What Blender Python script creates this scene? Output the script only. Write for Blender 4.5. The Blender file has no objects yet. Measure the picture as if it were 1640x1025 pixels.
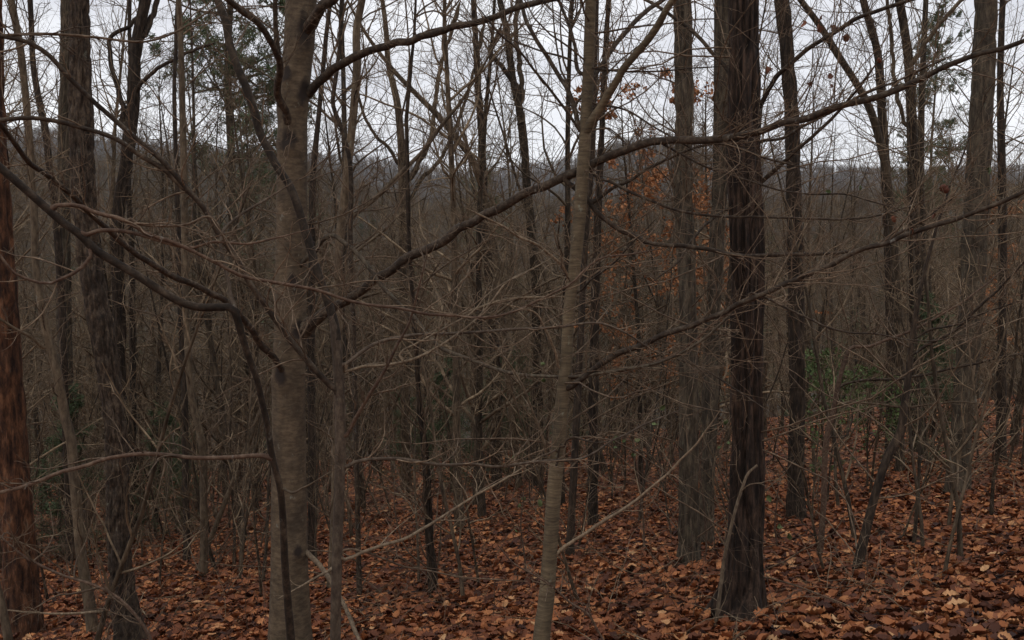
import bpy, math
import numpy as np
from mathutils import Vector

SC = bpy.context.scene
COL = SC.collection
PI = math.pi
RNG = np.random.default_rng(7)

# ------------------------------------------------------------------ camera
F_PX, PX_W, PX_H = 1609.0, 1640.0, 1025.0          # focal length in photo pixels
PITCH = math.radians(4.0)
CAM = np.array([0.0, 0.0, 1.6])
cam_data = bpy.data.cameras.new('camera')
cam_data.sensor_fit = 'HORIZONTAL'
cam_data.sensor_width = 36.0
cam_data.lens = 36.0 * F_PX / PX_W
cam_data.clip_start = 0.05
cam_data.clip_end = 9000.0
cam = bpy.data.objects.new('camera', cam_data)
COL.objects.link(cam)
cam.location = CAM
cam.rotation_euler = (math.radians(90) - PITCH, 0, 0)
SC.camera = cam

# ------------------------------------------------------------------ light
SUN_EL, SUN_ROT = math.radians(62), math.radians(215)
WORLD_STRENGTH = 0.14
world = bpy.data.worlds.new('World')
SC.world = world
world.use_nodes = True
_nt = world.node_tree
_nt.nodes.clear()
def wn(t, **kw):
    n = _nt.nodes.new(t)
    for k, v in kw.items():
        setattr(n, k, v)
    return n
w_out = wn('ShaderNodeOutputWorld')
w_bg = wn('ShaderNodeBackground')
w_bg.inputs['Strength'].default_value = WORLD_STRENGTH
w_sky = wn('ShaderNodeTexSky', sky_type='NISHITA')
w_sky.sun_disc = False
w_sky.sun_elevation = SUN_EL
w_sky.sun_rotation = SUN_ROT
w_tc = wn('ShaderNodeTexCoord')
w_sep = wn('ShaderNodeSeparateXYZ')
_nt.links.new(w_tc.outputs['Generated'], w_sep.inputs[0])
def wmath(op, a, b):
    n = wn('ShaderNodeMath', operation=op)
    for i, v in enumerate((a, b)):
        if hasattr(v, 'is_output'):
            _nt.links.new(v, n.inputs[i])
        else:
            n.inputs[i].default_value = v
    return n.outputs[0]
w_z = wmath('ADD', wmath('ABSOLUTE', w_sep.outputs[2], 0), 0.10)
w_comb = wn('ShaderNodeCombineXYZ')
_nt.links.new(wmath('DIVIDE', w_sep.outputs[0], w_z), w_comb.inputs[0])
_nt.links.new(wmath('DIVIDE', w_sep.outputs[1], w_z), w_comb.inputs[1])
w_noise = wn('ShaderNodeTexNoise')
w_noise.inputs['Scale'].default_value = 0.6
w_noise.inputs['Detail'].default_value = 6.0
w_noise.inputs['Roughness'].default_value = 0.55
_nt.links.new(w_comb.outputs[0], w_noise.inputs['Vector'])
w_ramp = wn('ShaderNodeValToRGB')
w_ramp.color_ramp.elements[0].position = 0.38
w_ramp.color_ramp.elements[0].color = (0.545, 0.55, 0.59, 1)
w_ramp.color_ramp.elements[1].position = 0.64
w_ramp.color_ramp.elements[1].color = (0.86, 0.865, 0.88, 1)
_nt.links.new(w_noise.outputs[0], w_ramp.inputs[0])
w_gain = wn('ShaderNodeVectorMath', operation='SCALE')
w_gain.inputs['Scale'].default_value = 10.0
_nt.links.new(w_ramp.outputs[0], w_gain.inputs[0])
w_mix = wn('ShaderNodeMix', data_type='RGBA')
w_mix.inputs[0].default_value = 0.94               # thick cloud over the clear-sky model
_nt.links.new(w_sky.outputs[0], w_mix.inputs[6])
_nt.links.new(w_gain.outputs[0], w_mix.inputs[7])
w_low = wn('ShaderNodeMapRange', interpolation_type='SMOOTHSTEP')    # cloud thins to white toward the horizon
for _i, _v in ((1, 0.02), (2, 0.17), (3, 0.8), (4, 0.0)):
    w_low.inputs[_i].default_value = _v
_nt.links.new(w_sep.outputs[2], w_low.inputs[0])
w_mix2 = wn('ShaderNodeMix', data_type='RGBA')
_nt.links.new(w_low.outputs[0], w_mix2.inputs[0])
_nt.links.new(w_mix.outputs[2], w_mix2.inputs[6])
w_mix2.inputs[7].default_value = (8.0, 8.1, 8.3, 1)
_nt.links.new(w_mix2.outputs[2], w_bg.inputs[0])
_nt.links.new(w_bg.outputs[0], w_out.inputs[0])

sun_data = bpy.data.lights.new('sun', 'SUN')
sun_data.energy = 0.8
sun_data.angle = math.radians(40)
sun_data.color = (1.0, 0.96, 0.90)
sun = bpy.data.objects.new('sun', sun_data)
COL.objects.link(sun)
_sd = Vector((math.sin(SUN_ROT) * math.cos(SUN_EL), math.cos(SUN_ROT) * math.cos(SUN_EL), math.sin(SUN_EL)))
sun.rotation_euler = _sd.to_track_quat('Z', 'Y').to_euler()

SC.view_settings.view_transform = 'Standard'
SC.view_settings.look = 'None'
SC.view_settings.exposure = 0.0
SC.view_settings.gamma = 1.0
SC.view_settings.use_curve_mapping = False
SC.cycles.max_bounces = 4
SC.cycles.diffuse_bounces = 2
SC.cycles.glossy_bounces = 2
SC.cycles.transparent_max_bounces = 4
SC.cycles.volume_bounces = 0

# ------------------------------------------------------------------ helpers
def tag(o, label=None, cat=None, group=None, kind=None):
    if label: o['label'] = label
    if cat: o['category'] = cat
    if group: o['group'] = group
    if kind: o['kind'] = kind
    return o

def empty(name, loc, label, cat, group=None):
    o = bpy.data.objects.new(name, None)
    o.empty_display_size = 0.2
    COL.objects.link(o)
    o.location = loc
    return tag(o, label, cat, group)

def make_mesh(name, V, Fq=None, Ft=None, mat=None, smooth=True, attr=None):
    me = bpy.data.meshes.new(name)
    V = np.ascontiguousarray(V, dtype=np.float32)
    nq = 0 if Fq is None else len(Fq)
    nt = 0 if Ft is None else len(Ft)
    me.vertices.add(len(V))
    me.vertices.foreach_set('co', V.ravel())
    loops = []
    if nq: loops.append(np.asarray(Fq, dtype=np.int32).ravel())
    if nt: loops.append(np.asarray(Ft, dtype=np.int32).ravel())
    L = np.concatenate(loops)
    me.loops.add(len(L))
    me.loops.foreach_set('vertex_index', L)
    me.polygons.add(nq + nt)
    st = np.concatenate([np.arange(nq) * 4, nq * 4 + np.arange(nt) * 3]).astype(np.int32)
    me.polygons.foreach_set('loop_start', st)
    me.polygons.foreach_set('use_smooth', np.full(nq + nt, smooth, dtype=bool))
    if attr is not None:
        a = me.attributes.new('tint', 'FLOAT', 'POINT')
        a.data.foreach_set('value', np.ascontiguousarray(attr, dtype=np.float32))
    me.update(calc_edges=True)
    if mat: me.materials.append(mat)
    return me

def obj(name, me, parent=None, loc=None):
    o = bpy.data.objects.new(name, me)
    COL.objects.link(o)
    if parent is not None: o.parent = parent
    if loc is not None: o.location = loc
    return o

def unit(v):
    return v / np.maximum(np.linalg.norm(v, axis=-1, keepdims=True), 1e-9)

def tubes(P, R, S):
    """P (M,n,3), R (M,n): M tubes of n rings with S sides."""
    M, n, _ = P.shape
    T = unit(np.gradient(P, axis=1))
    ref = np.where(np.abs(T[:, 0, 2:3]) > 0.8, np.array([[1.0, 0, 0]]), np.array([[0, 0, 1.0]]))
    u = unit(np.cross(T[:, 0], ref))
    U = np.empty_like(P)
    for i in range(n):
        u = unit(u - np.sum(u * T[:, i], -1, keepdims=True) * T[:, i])
        U[:, i] = u
    W = np.cross(T, U)
    a = np.arange(S) * (2 * PI / S)
    V = (P[:, :, None] + R[:, :, None, None] * (np.cos(a)[None, None, :, None] * U[:, :, None]
         + np.sin(a)[None, None, :, None] * W[:, :, None]))
    base = (np.arange(M) * n * S)[:, None, None]
    i = (np.arange(n - 1) * S)[None, :, None]
    s = np.arange(S)[None, None, :]
    s2 = (s + 1) % S
    Fq = np.stack([base + i + s, base + i + s2, base + i + S + s2, base + i + S + s], -1)
    return V.reshape(-1, 3), Fq.reshape(-1, 4)

def merge(parts):
    Vs, Fs, off = [], [], 0
    for V, Fq in parts:
        if len(V) == 0: continue
        Vs.append(V); Fs.append(Fq + off); off += len(V)
    return np.concatenate(Vs), np.concatenate(Fs)

def children(P, R, per, rng, t0=.15, t1=.97, L=None, Lrel=None, ang=(35, 65), n=6, wander=.22, up=.08,
             rs=.55, rmax=1.0, rtip=.0012, planar=None, shrink=.5, slim=.022):
    """Spawn side shoots on M parent tubes, `per` (number or array) on each."""
    M, m, _ = P.shape
    per = np.broadcast_to(np.asarray(per, dtype=float), (M,))
    cnt = np.floor(per + rng.random(M)).astype(int)
    idx = np.repeat(np.arange(M), cnt)
    K = len(idx)
    if K == 0:
        return np.zeros((0, n, 3)), np.zeros((0, n))
    t = rng.uniform(t0, t1, K)
    f = t * (m - 1)
    i0 = np.minimum(f.astype(int), m - 2)
    w = (f - i0)[:, None]
    A, B = P[idx, i0], P[idx, i0 + 1]
    pos = A * (1 - w) + B * w
    tan = unit(B - A)
    pr = R[idx, i0] * (1 - w[:, 0]) + R[idx, i0 + 1] * w[:, 0]
    rv = rng.normal(size=(K, 3))
    if planar is not None:
        rv = rv * np.array(planar)
    perp = unit(rv - np.sum(rv * tan, -1, keepdims=True) * tan)
    a = np.radians(rng.uniform(ang[0], ang[1], K))[:, None]
    d = unit(np.cos(a) * tan + np.sin(a) * perp)
    plen = np.sum(np.linalg.norm(np.diff(P, axis=1), axis=-1), axis=1)[idx]
    ln = rng.uniform(L[0], L[1], K) if L else plen * rng.uniform(Lrel[0], Lrel[1], K)
    ln = ln * (1 - shrink * t)
    Q = np.empty((K, n, 3)); Q[:, 0] = pos
    st = (ln / (n - 1))[:, None]
    drift = rng.normal(size=(K, 3)) * wander * .5
    for i in range(1, n):
        d = unit(d + rng.normal(size=(K, 3)) * wander + drift + np.array([0, 0, up]))
        Q[:, i] = Q[:, i - 1] + d * st
    r0 = np.minimum(np.minimum(pr * rs, rmax), ln * slim + rtip)
    r0 = np.maximum(r0, rtip)
    k = np.linspace(0, 1, n)[None]
    return Q, r0[:, None] * (1 - k) ** .8 + rtip * k

# value noise -------------------------------------------------------------
_LAT = np.random.default_rng(99).random((32, 32, 32))
def vnoise(p):
    i = np.floor(p).astype(int)
    f = p - i
    f = f * f * (3 - 2 * f)
    r = 0
    for a in (0, 1):
        for b in (0, 1):
            for c in (0, 1):
                w = (f[..., 0] if a else 1 - f[..., 0]) * (f[..., 1] if b else 1 - f[..., 1]) * (f[..., 2] if c else 1 - f[..., 2])
                r = r + w * _LAT[(i[..., 0] + a) % 32, (i[..., 1] + b) % 32, (i[..., 2] + c) % 32]
    return r

def smooth_curve(p, n):
    """Catmull-Rom through rows of p (any width), n samples spaced by length of the first three columns."""
    p = np.asarray(p, dtype=float)
    m = len(p)
    d = np.concatenate([[0], np.cumsum(np.maximum(np.linalg.norm(np.diff(p[:, :3], axis=0), axis=1), 1e-6))])
    tt = np.linspace(0, d[-1], n)
    tang = np.gradient(p, d, axis=0) if m > 2 else np.repeat((p[1:] - p[:1]) / d[-1], 2, 0)
    i = np.clip(np.searchsorted(d, tt, side='right') - 1, 0, m - 2)
    h = (d[i + 1] - d[i])[:, None]
    u = ((tt - d[i]) / h[:, 0])[:, None]
    return ((2*u**3 - 3*u**2 + 1) * p[i] + (u**3 - 2*u**2 + u) * h * tang[i]
            + (-2*u**3 + 3*u**2) * p[i + 1] + (u**3 - u**2) * h * tang[i + 1])

# ------------------------------------------------------------------ terrain
def sstep(a, b, x):
    t = np.clip((x - a) / (b - a), 0, 1)
    return t * t * (3 - 2 * t)

def ground(X, Y):
    X = np.asarray(X, dtype=float); Y = np.asarray(Y, dtype=float)
    cross = .1 * 45 * np.tanh(X / 45)
    z = -.15 * np.clip(Y, -60, 42) + cross * (1 - sstep(60, 140, Y))
    z = z - .30 * np.clip(Y - 42, 0, 48)
    z = z + 2.0 * (vnoise(np.stack([X / 22 + 3, Y / 22 + 9, X * 0 + .5], -1)) - .5) * sstep(16, 50, Y)
    # opposite hillside
    th = X / np.maximum(Y, 30)
    ridge = 70.0 - 24.0 * sstep(-.24, -.06, th) + 8 * sstep(.25, .5, th) + 9 * (vnoise(np.stack([X / 90 + 7, X * 0 + 2.2, X * 0 + .7], -1)) - .5)
    z = z + ridge * (.5 * sstep(95, 660, Y) + .5 * np.clip((Y - 95) / 565, 0, 1)) + 5 * (vnoise(np.stack([X / 55, Y / 70, X * 0 + 3.7], -1)) - .5) * sstep(120, 260, Y)
    z = z - 90 * sstep(700, 950, Y)
    # far ridge
    far = 176 + 44 * np.exp(-((X - 225) / 150) ** 2) + 22 * (vnoise(np.stack([X / 210 + 5, Y / 600, X * 0 + .2], -1)) - .5) \
        + 40 * sstep(-300, -800, X)
    z = z + far * sstep(1000, 1500, Y)
    z = z - 120 * sstep(1750, 2600, Y)
    near = .07 * (vnoise(np.stack([X * .9, Y * .9, X * 0 + .3], -1)) - .5) + .05 * (vnoise(np.stack([X * 2.6, Y * 2.6, X * 0 + 4.3], -1)) - .5)
    return z + near * (1 - sstep(30, 60, Y))

_cp, _sp = math.cos(PITCH), math.sin(PITCH)
def P(px, py, Y):
    """World point seen at photo pixel (px, py) at distance Y ahead."""
    u = (np.asarray(px, float) - PX_W / 2) / F_PX
    v = (PX_H / 2 - np.asarray(py, float)) / F_PX
    dy = _cp + v * _sp
    t = Y / dy
    return np.stack([CAM[0] + u * t, CAM[1] + t * dy, CAM[2] + t * (-_sp + v * _cp)], -1)
def WR(w, Y):
    return np.asarray(w, float) * .5 / F_PX * np.asarray(Y, float)
def hit(px, py):
    """Distance at which the ray through a pixel meets the ground."""
    Y = np.linspace(2.5, 120, 4000)
    p = P(np.full_like(Y, px), np.full_like(Y, py), Y)
    below = p[:, 2] < ground(p[:, 0], p[:, 1])
    return float(Y[np.argmax(below)]) if below.any() else 60.0
# ------------------------------------------------------------------ materials
def new_mat(name):
    m = bpy.data.materials.new(name)
    m.use_nodes = True
    nt = m.node_tree
    nt.nodes.clear()
    out = nt.nodes.new('ShaderNodeOutputMaterial')
    b = nt.nodes.new('ShaderNodeBsdfPrincipled')
    nt.links.new(b.outputs[0], out.inputs[0])
    b.inputs['Specular IOR Level'].default_value = .25
    b.inputs['Roughness'].default_value = .85
    return m, nt, b

def N(nt, t, **kw):
    n = nt.nodes.new(t)
    for k, v in kw.items():
        if k in ('props',):
            for a, c in v.items(): setattr(n, a, c)
        else:
            n.inputs[k.replace('_', ' ')].default_value = v
    return n

def mix(nt, fac, a, b, blend='MIX'):
    n = nt.nodes.new('ShaderNodeMix'); n.data_type = 'RGBA'; n.blend_type = blend
    for i, v in ((0, fac), (6, a), (7, b)):
        if hasattr(v, 'is_output'): nt.links.new(v, n.inputs[i])
        else: n.inputs[i].default_value = v if i == 0 else (*v, 1)
    return n.outputs[2]

def ramp(nt, src, stops):
    r = nt.nodes.new('ShaderNodeValToRGB')
    e = r.color_ramp.elements
    while len(e) < len(stops): e.new(.5)
    for k, (p, c) in enumerate(stops):
        e[k].position = p
        e[k].color = (c, c, c, 1) if isinstance(c, float) else (*c, 1)
    nt.links.new(src, r.inputs[0])
    return r.outputs[0]

def coords(nt, scale):
    tc = nt.nodes.new('ShaderNodeTexCoord')
    oi = nt.nodes.new('ShaderNodeObjectInfo')
    ad = nt.nodes.new('ShaderNodeVectorMath'); ad.operation = 'ADD'
    mp = nt.nodes.new('ShaderNodeMapping')
    sc = nt.nodes.new('ShaderNodeVectorMath'); sc.operation = 'SCALE'
    sc.inputs[0].default_value = (13, 7, 5)
    nt.links.new(oi.outputs['Random'], sc.inputs['Scale'])
    nt.links.new(tc.outputs['Object'], ad.inputs[0]); nt.links.new(sc.outputs[0], ad.inputs[1])
    nt.links.new(ad.outputs[0], mp.inputs[0])
    mp.inputs['Scale'].default_value = scale
    return mp.outputs[0], oi.outputs['Random']

def bark(name, dark, mid, pale, lichen=(.30, .32, .27), lich=.0, scale=(30, 30, 8), bump=.4, var=.25, dist=.004, mottle=(4, 4, 2.5), stain=None):
    dark, mid, pale = [(x[0] * 1.04, x[1] * .96, x[2] * .81) for x in (dark, mid, pale)]
    m, nt, b = new_mat(name)
    v, rnd = coords(nt, scale)
    n1 = N(nt, 'ShaderNodeTexNoise', Scale=1.0, Detail=9.0, Roughness=.72); nt.links.new(v, n1.inputs['Vector'])
    v2, _ = coords(nt, mottle)
    n2 = N(nt, 'ShaderNodeTexNoise', Scale=1.0, Detail=4.0, Roughness=.6); nt.links.new(v2, n2.inputs['Vector'])
    c = ramp(nt, n1.outputs[0], [(.38, dark), (.50, mid), (.64, pale)])
    big = ramp(nt, n2.outputs[0], [(.30, (.62, .62, .63)), (.7, (1.3, 1.27, 1.22))])
    c = mix(nt, 1.0, c, big, 'MULTIPLY')
    if lich > 0:
        v3, _ = coords(nt, (17, 17, 11))
        n3 = N(nt, 'ShaderNodeTexNoise', Scale=1.0, Detail=5.0, Roughness=.7); nt.links.new(v3, n3.inputs['Vector'])
        f = ramp(nt, n3.outputs[0], [(.66 - .16 * lich, 0.0), (.74 - .12 * lich, 1.0)])
        c = mix(nt, f, c, lichen)
    if stain:
        at = nt.nodes.new('ShaderNodeAttribute'); at.attribute_name = 'tint'
        v4, _ = coords(nt, (30, 30, 30))
        n4 = N(nt, 'ShaderNodeTexNoise', Scale=1.0, Detail=4.0); nt.links.new(v4, n4.inputs['Vector'])
        mm = nt.nodes.new('ShaderNodeMath'); mm.operation = 'MULTIPLY_ADD'; mm.inputs[1].default_value = .7; 
        nt.links.new(n4.outputs[0], mm.inputs[0]); nt.links.new(at.outputs['Fac'], mm.inputs[2])
        c = mix(nt, ramp(nt, mm.outputs[0], [(.60, 0.0), (1.10, 1.0)]), c, stain)
    if var > 0:
        mr = nt.nodes.new('ShaderNodeMapRange')
        mr.inputs['To Min'].default_value = 1 - var; mr.inputs['To Max'].default_value = 1 + var
        nt.links.new(rnd, mr.inputs['Value'])
        sc = nt.nodes.new('ShaderNodeVectorMath'); sc.operation = 'SCALE'
        nt.links.new(c, sc.inputs[0]); nt.links.new(mr.outputs[0], sc.inputs['Scale'])
        c = sc.outputs[0]
    nt.links.new(c, b.inputs['Base Color'])
    if bump > 0:
        bp = N(nt, 'ShaderNodeBump', Strength=bump, Distance=dist)
        nt.links.new(n1.outputs[0], bp.inputs['Height'])
        nt.links.new(bp.outputs[0], b.inputs['Normal'])
    return m

M = {}
M['beech'] = bark('smooth grey bark', (.054, .041, .030), (.078, .061, .046), (.115, .092, .071), lich=.14, lichen=(.165, .155, .125), scale=(16, 16, 46), bump=.6, var=0, dist=.004, mottle=(9, 9, 5), stain=(.026, .019, .015))
M['beech2'] = bark('smooth olive grey bark', (.058, .046, .033), (.095, .077, .056), (.145, .12, .088), lich=.2, lichen=(.18, .175, .13), scale=(10, 10, 70), bump=.6, var=0, dist=.003, mottle=(9, 9, 4))
M['limb'] = bark('limb bark', (.017, .012, .0095), (.038, .028, .022), (.090, .074, .061), lich=.20, lichen=(.17, .16, .14), scale=(26, 26, 26), bump=.6, var=.1, dist=.002)
M['sapling'] = bark('sapling bark', (.034, .026, .021), (.062, .048, .040), (.105, .087, .074), lich=.18, lichen=(.17, .16, .14), scale=(50, 50, 25), bump=.4, var=.1, dist=.001)
M['twig'] = bark('brown twig bark', (.060, .042, .031), (.105, .077, .059), (.18, .145, .118), scale=(30, 30, 30), bump=0, var=.25)
M['pale'] = bark('weathered dead wood', (.085, .065, .050), (.145, .115, .090), (.23, .192, .155), scale=(70, 70, 20), bump=.3, var=.2, dist=.001)
M['red'] = bark('red brown twig bark', (.048, .030, .023), (.080, .052, .041), (.13, .098, .080), lich=.1, lichen=(.16, .14, .12), scale=(50, 50, 50), bump=.2, var=.1, dist=.001)
M['shaggy'] = bark('dark shaggy bark', (.008, .0055, .0048), (.025, .0165, .0135), (.075, .050, .040), scale=(34, 34, 7), bump=1.0, var=0, dist=.012)
M['plate'] = bark('furrowed bark', (.016, .0115, .0095), (.043, .032, .026), (.098, .077, .062), lich=.10, lichen=(.14, .14, .11), scale=(34, 34, 18), bump=1.0, var=0, dist=.012)
M['orange'] = bark('russet bark', (.015, .007, .005), (.058, .026, .0145), (.145, .070, .040), lich=.16, lichen=(.080, .062, .050), scale=(24, 24, 7), bump=1.0, var=0, dist=.012)
M['greyoak'] = bark('grey ridged bark', (.026, .021, .017), (.058, .048, .039), (.11, .094, .076), lich=.35, lichen=(.105, .10, .070), scale=(34, 34, 8), bump=.9, var=.06, dist=.01)
M['darktrunk'] = bark('dark trunk bark', (.013, .0095, .0080), (.030, .022, .0175), (.070, .053, .042), scale=(34, 34, 9), bump=.8, var=.2, dist=.01)
M['tantrunk'] = bark('tan trunk bark', (.050, .038, .028), (.090, .070, .053), (.14, .115, .090), lich=.15, lichen=(.16, .155, .125), scale=(30, 30, 10), bump=.6, var=.2, dist=.006)
M['mid'] = bark('woodland bark', (.022, .016, .011), (.050, .038, .028), (.105, .083, .064), lich=.15, lichen=(.13, .125, .10), scale=(25, 25, 7), bump=.6, var=.5, dist=.008)
M['midtwig'] = bark('woodland twigs', (.066, .049, .035), (.120, .093, .069), (.22, .182, .142), scale=(6, 6, 6), bump=0, var=.45)
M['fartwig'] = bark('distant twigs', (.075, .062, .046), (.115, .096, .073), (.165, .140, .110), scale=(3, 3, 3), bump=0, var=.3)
M['darkstem'] = bark('dark sapling bark', (.011, .008, .006), (.024, .0175, .0135), (.062, .048, .038), lich=.12, lichen=(.13, .12, .10), scale=(30, 30, 24), bump=.5, var=.1, dist=.002)
M['scar'] = bark('dark bark scar', (.020, .016, .014), (.034, .027, .023), (.055, .045, .038), scale=(40, 40, 60), bump=.5, var=0, dist=.002)

def leafmat(name, stops, tint=True, rough=.7, trans=.0):
    m, nt, b = new_mat(name)
    b.inputs['Roughness'].default_value = rough
    if tint:
        a = nt.nodes.new('ShaderNodeAttribute'); a.attribute_name = 'tint'
        src = a.outputs['Fac']
    else:
        src = nt.nodes.new('ShaderNodeObjectInfo').outputs['Random']
    c = ramp(nt, src, stops)
    tc = nt.nodes.new('ShaderNodeTexCoord')
    n1 = N(nt, 'ShaderNodeTexNoise', Scale=45.0, Detail=3.0, Roughness=.6); nt.links.new(tc.outputs['Object'], n1.inputs['Vector'])
    g = ramp(nt, n1.outputs[0], [(.3, (.7, .68, .66)), (.7, (1.22, 1.22, 1.22))])
    nt.links.new(mix(nt, 1.0, c, g, 'MULTIPLY'), b.inputs['Base Color'])
    return m
LIT = [(.0, (.024, .010, .0075)), (.18, (.078, .027, .0145)), (.45, (.180, .060, .025)), (.72, (.31, .112, .041)), (.89, (.42, .18, .072)), (1.0, (.50, .30, .15))]
M['litter'] = leafmat('fallen leaf', LIT)
M['litter1'] = leafmat('fallen leaf single', LIT, tint=False)
M['rust'] = leafmat('clinging dry leaf', [(0., (.20, .075, .028)), (.5, (.34, .135, .050)), (1., (.46, .22, .10))])
M['dryleaf'] = leafmat('hanging dead leaf', [(0., (.085, .030, .018)), (1., (.20, .075, .04))], tint=False)
M['needle'] = leafmat('conifer needles', [(0., (.046, .068, .032)), (1., (.100, .130, .062))])
M['green'] = leafmat('green leaf', [(0., (.050, .082, .026)), (1., (.115, .155, .052))])
M['green1'] = leafmat('green leaf single', [(0., (.065, .095, .035)), (1., (.12, .15, .06))], tint=False)

def ground_mat():
    m, nt, b = new_mat('leaf covered soil')
    tc = nt.nodes.new('ShaderNodeTexCoord')
    vo = N(nt, 'ShaderNodeTexVoronoi', Scale=13.0); nt.links.new(tc.outputs['Object'], vo.inputs['Vector'])
    sp = nt.nodes.new('ShaderNodeSeparateColor'); nt.links.new(vo.outputs['Color'], sp.inputs[0])
    c = ramp(nt, sp.outputs[0], [(p, tuple(x * .85 for x in c)) for p, c in LIT])
    n1 = N(nt, 'ShaderNodeTexNoise', Scale=.5, Detail=5.0); nt.links.new(tc.outputs['Object'], n1.inputs['Vector'])
    g = ramp(nt, n1.outputs[0], [(.32, (.62, .60, .60)), (.68, (1.2, 1.2, 1.2))])
    # across the ravine the floor is grey-brown scrub instead of fresh leaves
    sx = nt.nodes.new('ShaderNodeSeparateXYZ'); nt.links.new(tc.outputs['Object'], sx.inputs[0])
    mr = nt.nodes.new('ShaderNodeMapRange'); mr.inputs[1].default_value = 60; mr.inputs[2].default_value = 120
    nt.links.new(sx.outputs[1], mr.inputs[0])
    n3 = N(nt, 'ShaderNodeTexNoise', Scale=.06, Detail=6.0); nt.links.new(tc.outputs['Object'], n3.inputs['Vector'])
    far = ramp(nt, n3.outputs[0], [(.35, (.040, .036, .028)), (.65, (.070, .060, .048))])
    near = mix(nt, 1.0, c, g, 'MULTIPLY')
    nt.links.new(mix(nt, mr.outputs[0], near, far), b.inputs['Base Color'])
    n2 = N(nt, 'ShaderNodeTexNoise', Scale=16.0, Detail=4.0); nt.links.new(tc.outputs['Object'], n2.inputs['Vector'])
    bp = N(nt, 'ShaderNodeBump', Strength=.8, Distance=.04)
    nt.links.new(n2.outputs[0], bp.inputs['Height']); nt.links.new(bp.outputs[0], b.inputs['Normal'])
    return m
M['ground'] = ground_mat()

# ------------------------------------------------------------------ ground sheet
def spaced(lo, hi, n, k):
    t = np.linspace(math.asinh(lo / k), math.asinh(hi / k), n)
    return np.sinh(t) * k
gx = spaced(-1800, 1800, 230, 7.0)
gy = spaced(-45, 3200, 270, 7.0)
GX, GY = np.meshgrid(gx, gy)
GZ = ground(GX, GY)
gi = np.arange(len(gy) * len(gx)).reshape(len(gy), len(gx))
gF = np.stack([gi[:-1, :-1], gi[:-1, 1:], gi[1:, 1:], gi[1:, :-1]], -1).reshape(-1, 4)
ground_o = obj('ground', make_mesh('ground', np.stack([GX, GY, GZ], -1).reshape(-1, 3), gF, mat=M['ground']))
tag(ground_o, kind='structure')
# ------------------------------------------------------------------ hand-shaped trees
def disp(style, th, s, r, seed):
    """Bark relief in metres on a trunk grid: th angle, s height, r radius."""
    c, q = np.cos(th), np.sin(th)
    o = seed * 1.7
    def nz(kr, kz, off=0.):
        return vnoise(np.stack([c * kr + 11.3 + o, q * kr + 5.1 + off, s * kz + o + off], -1))
    if style == 'shaggy':
        f = 1 - np.abs(2 * nz(4.2, 2.0) - 1); g = nz(12, 6, 3.)
        return r * (.10 * (nz(2, 1.2, 9.) - .5)) + .016 * (g - .5) - .050 * f ** 2.5
    if style == 'plate':
        f = 1 - np.abs(2 * nz(3.6, 6) - 1); g = 1 - np.abs(2 * nz(5, 9, 4.) - 1)
        return r * .04 * (nz(2, 1.5, 9.) - .5) - .024 * f ** 3 - .016 * g ** 3 + .006 * (nz(25, 25, 2.) - .5)
    if style == 'ridged':
        f = 1 - np.abs(2 * nz(4, 3.0) - 1)
        return r * .08 * (nz(2, 1.2, 9.) - .5) - .028 * f ** 2.5 + .008 * (nz(20, 10, 2.) - .5)
    if style == 'smooth':
        return r * (.10 * (nz(1.6, 1.8, 9.) - .5) + .035 * (nz(4, 14, 3.) - .5)) 
    return r * .12 * (nz(1.5, 3.0, 9.) - .5)

STY = {'shaggy': 96, 'plate': 76, 'ridged': 46, 'smooth': 40, 'plain': 12}
trunk_count = [0]

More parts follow.
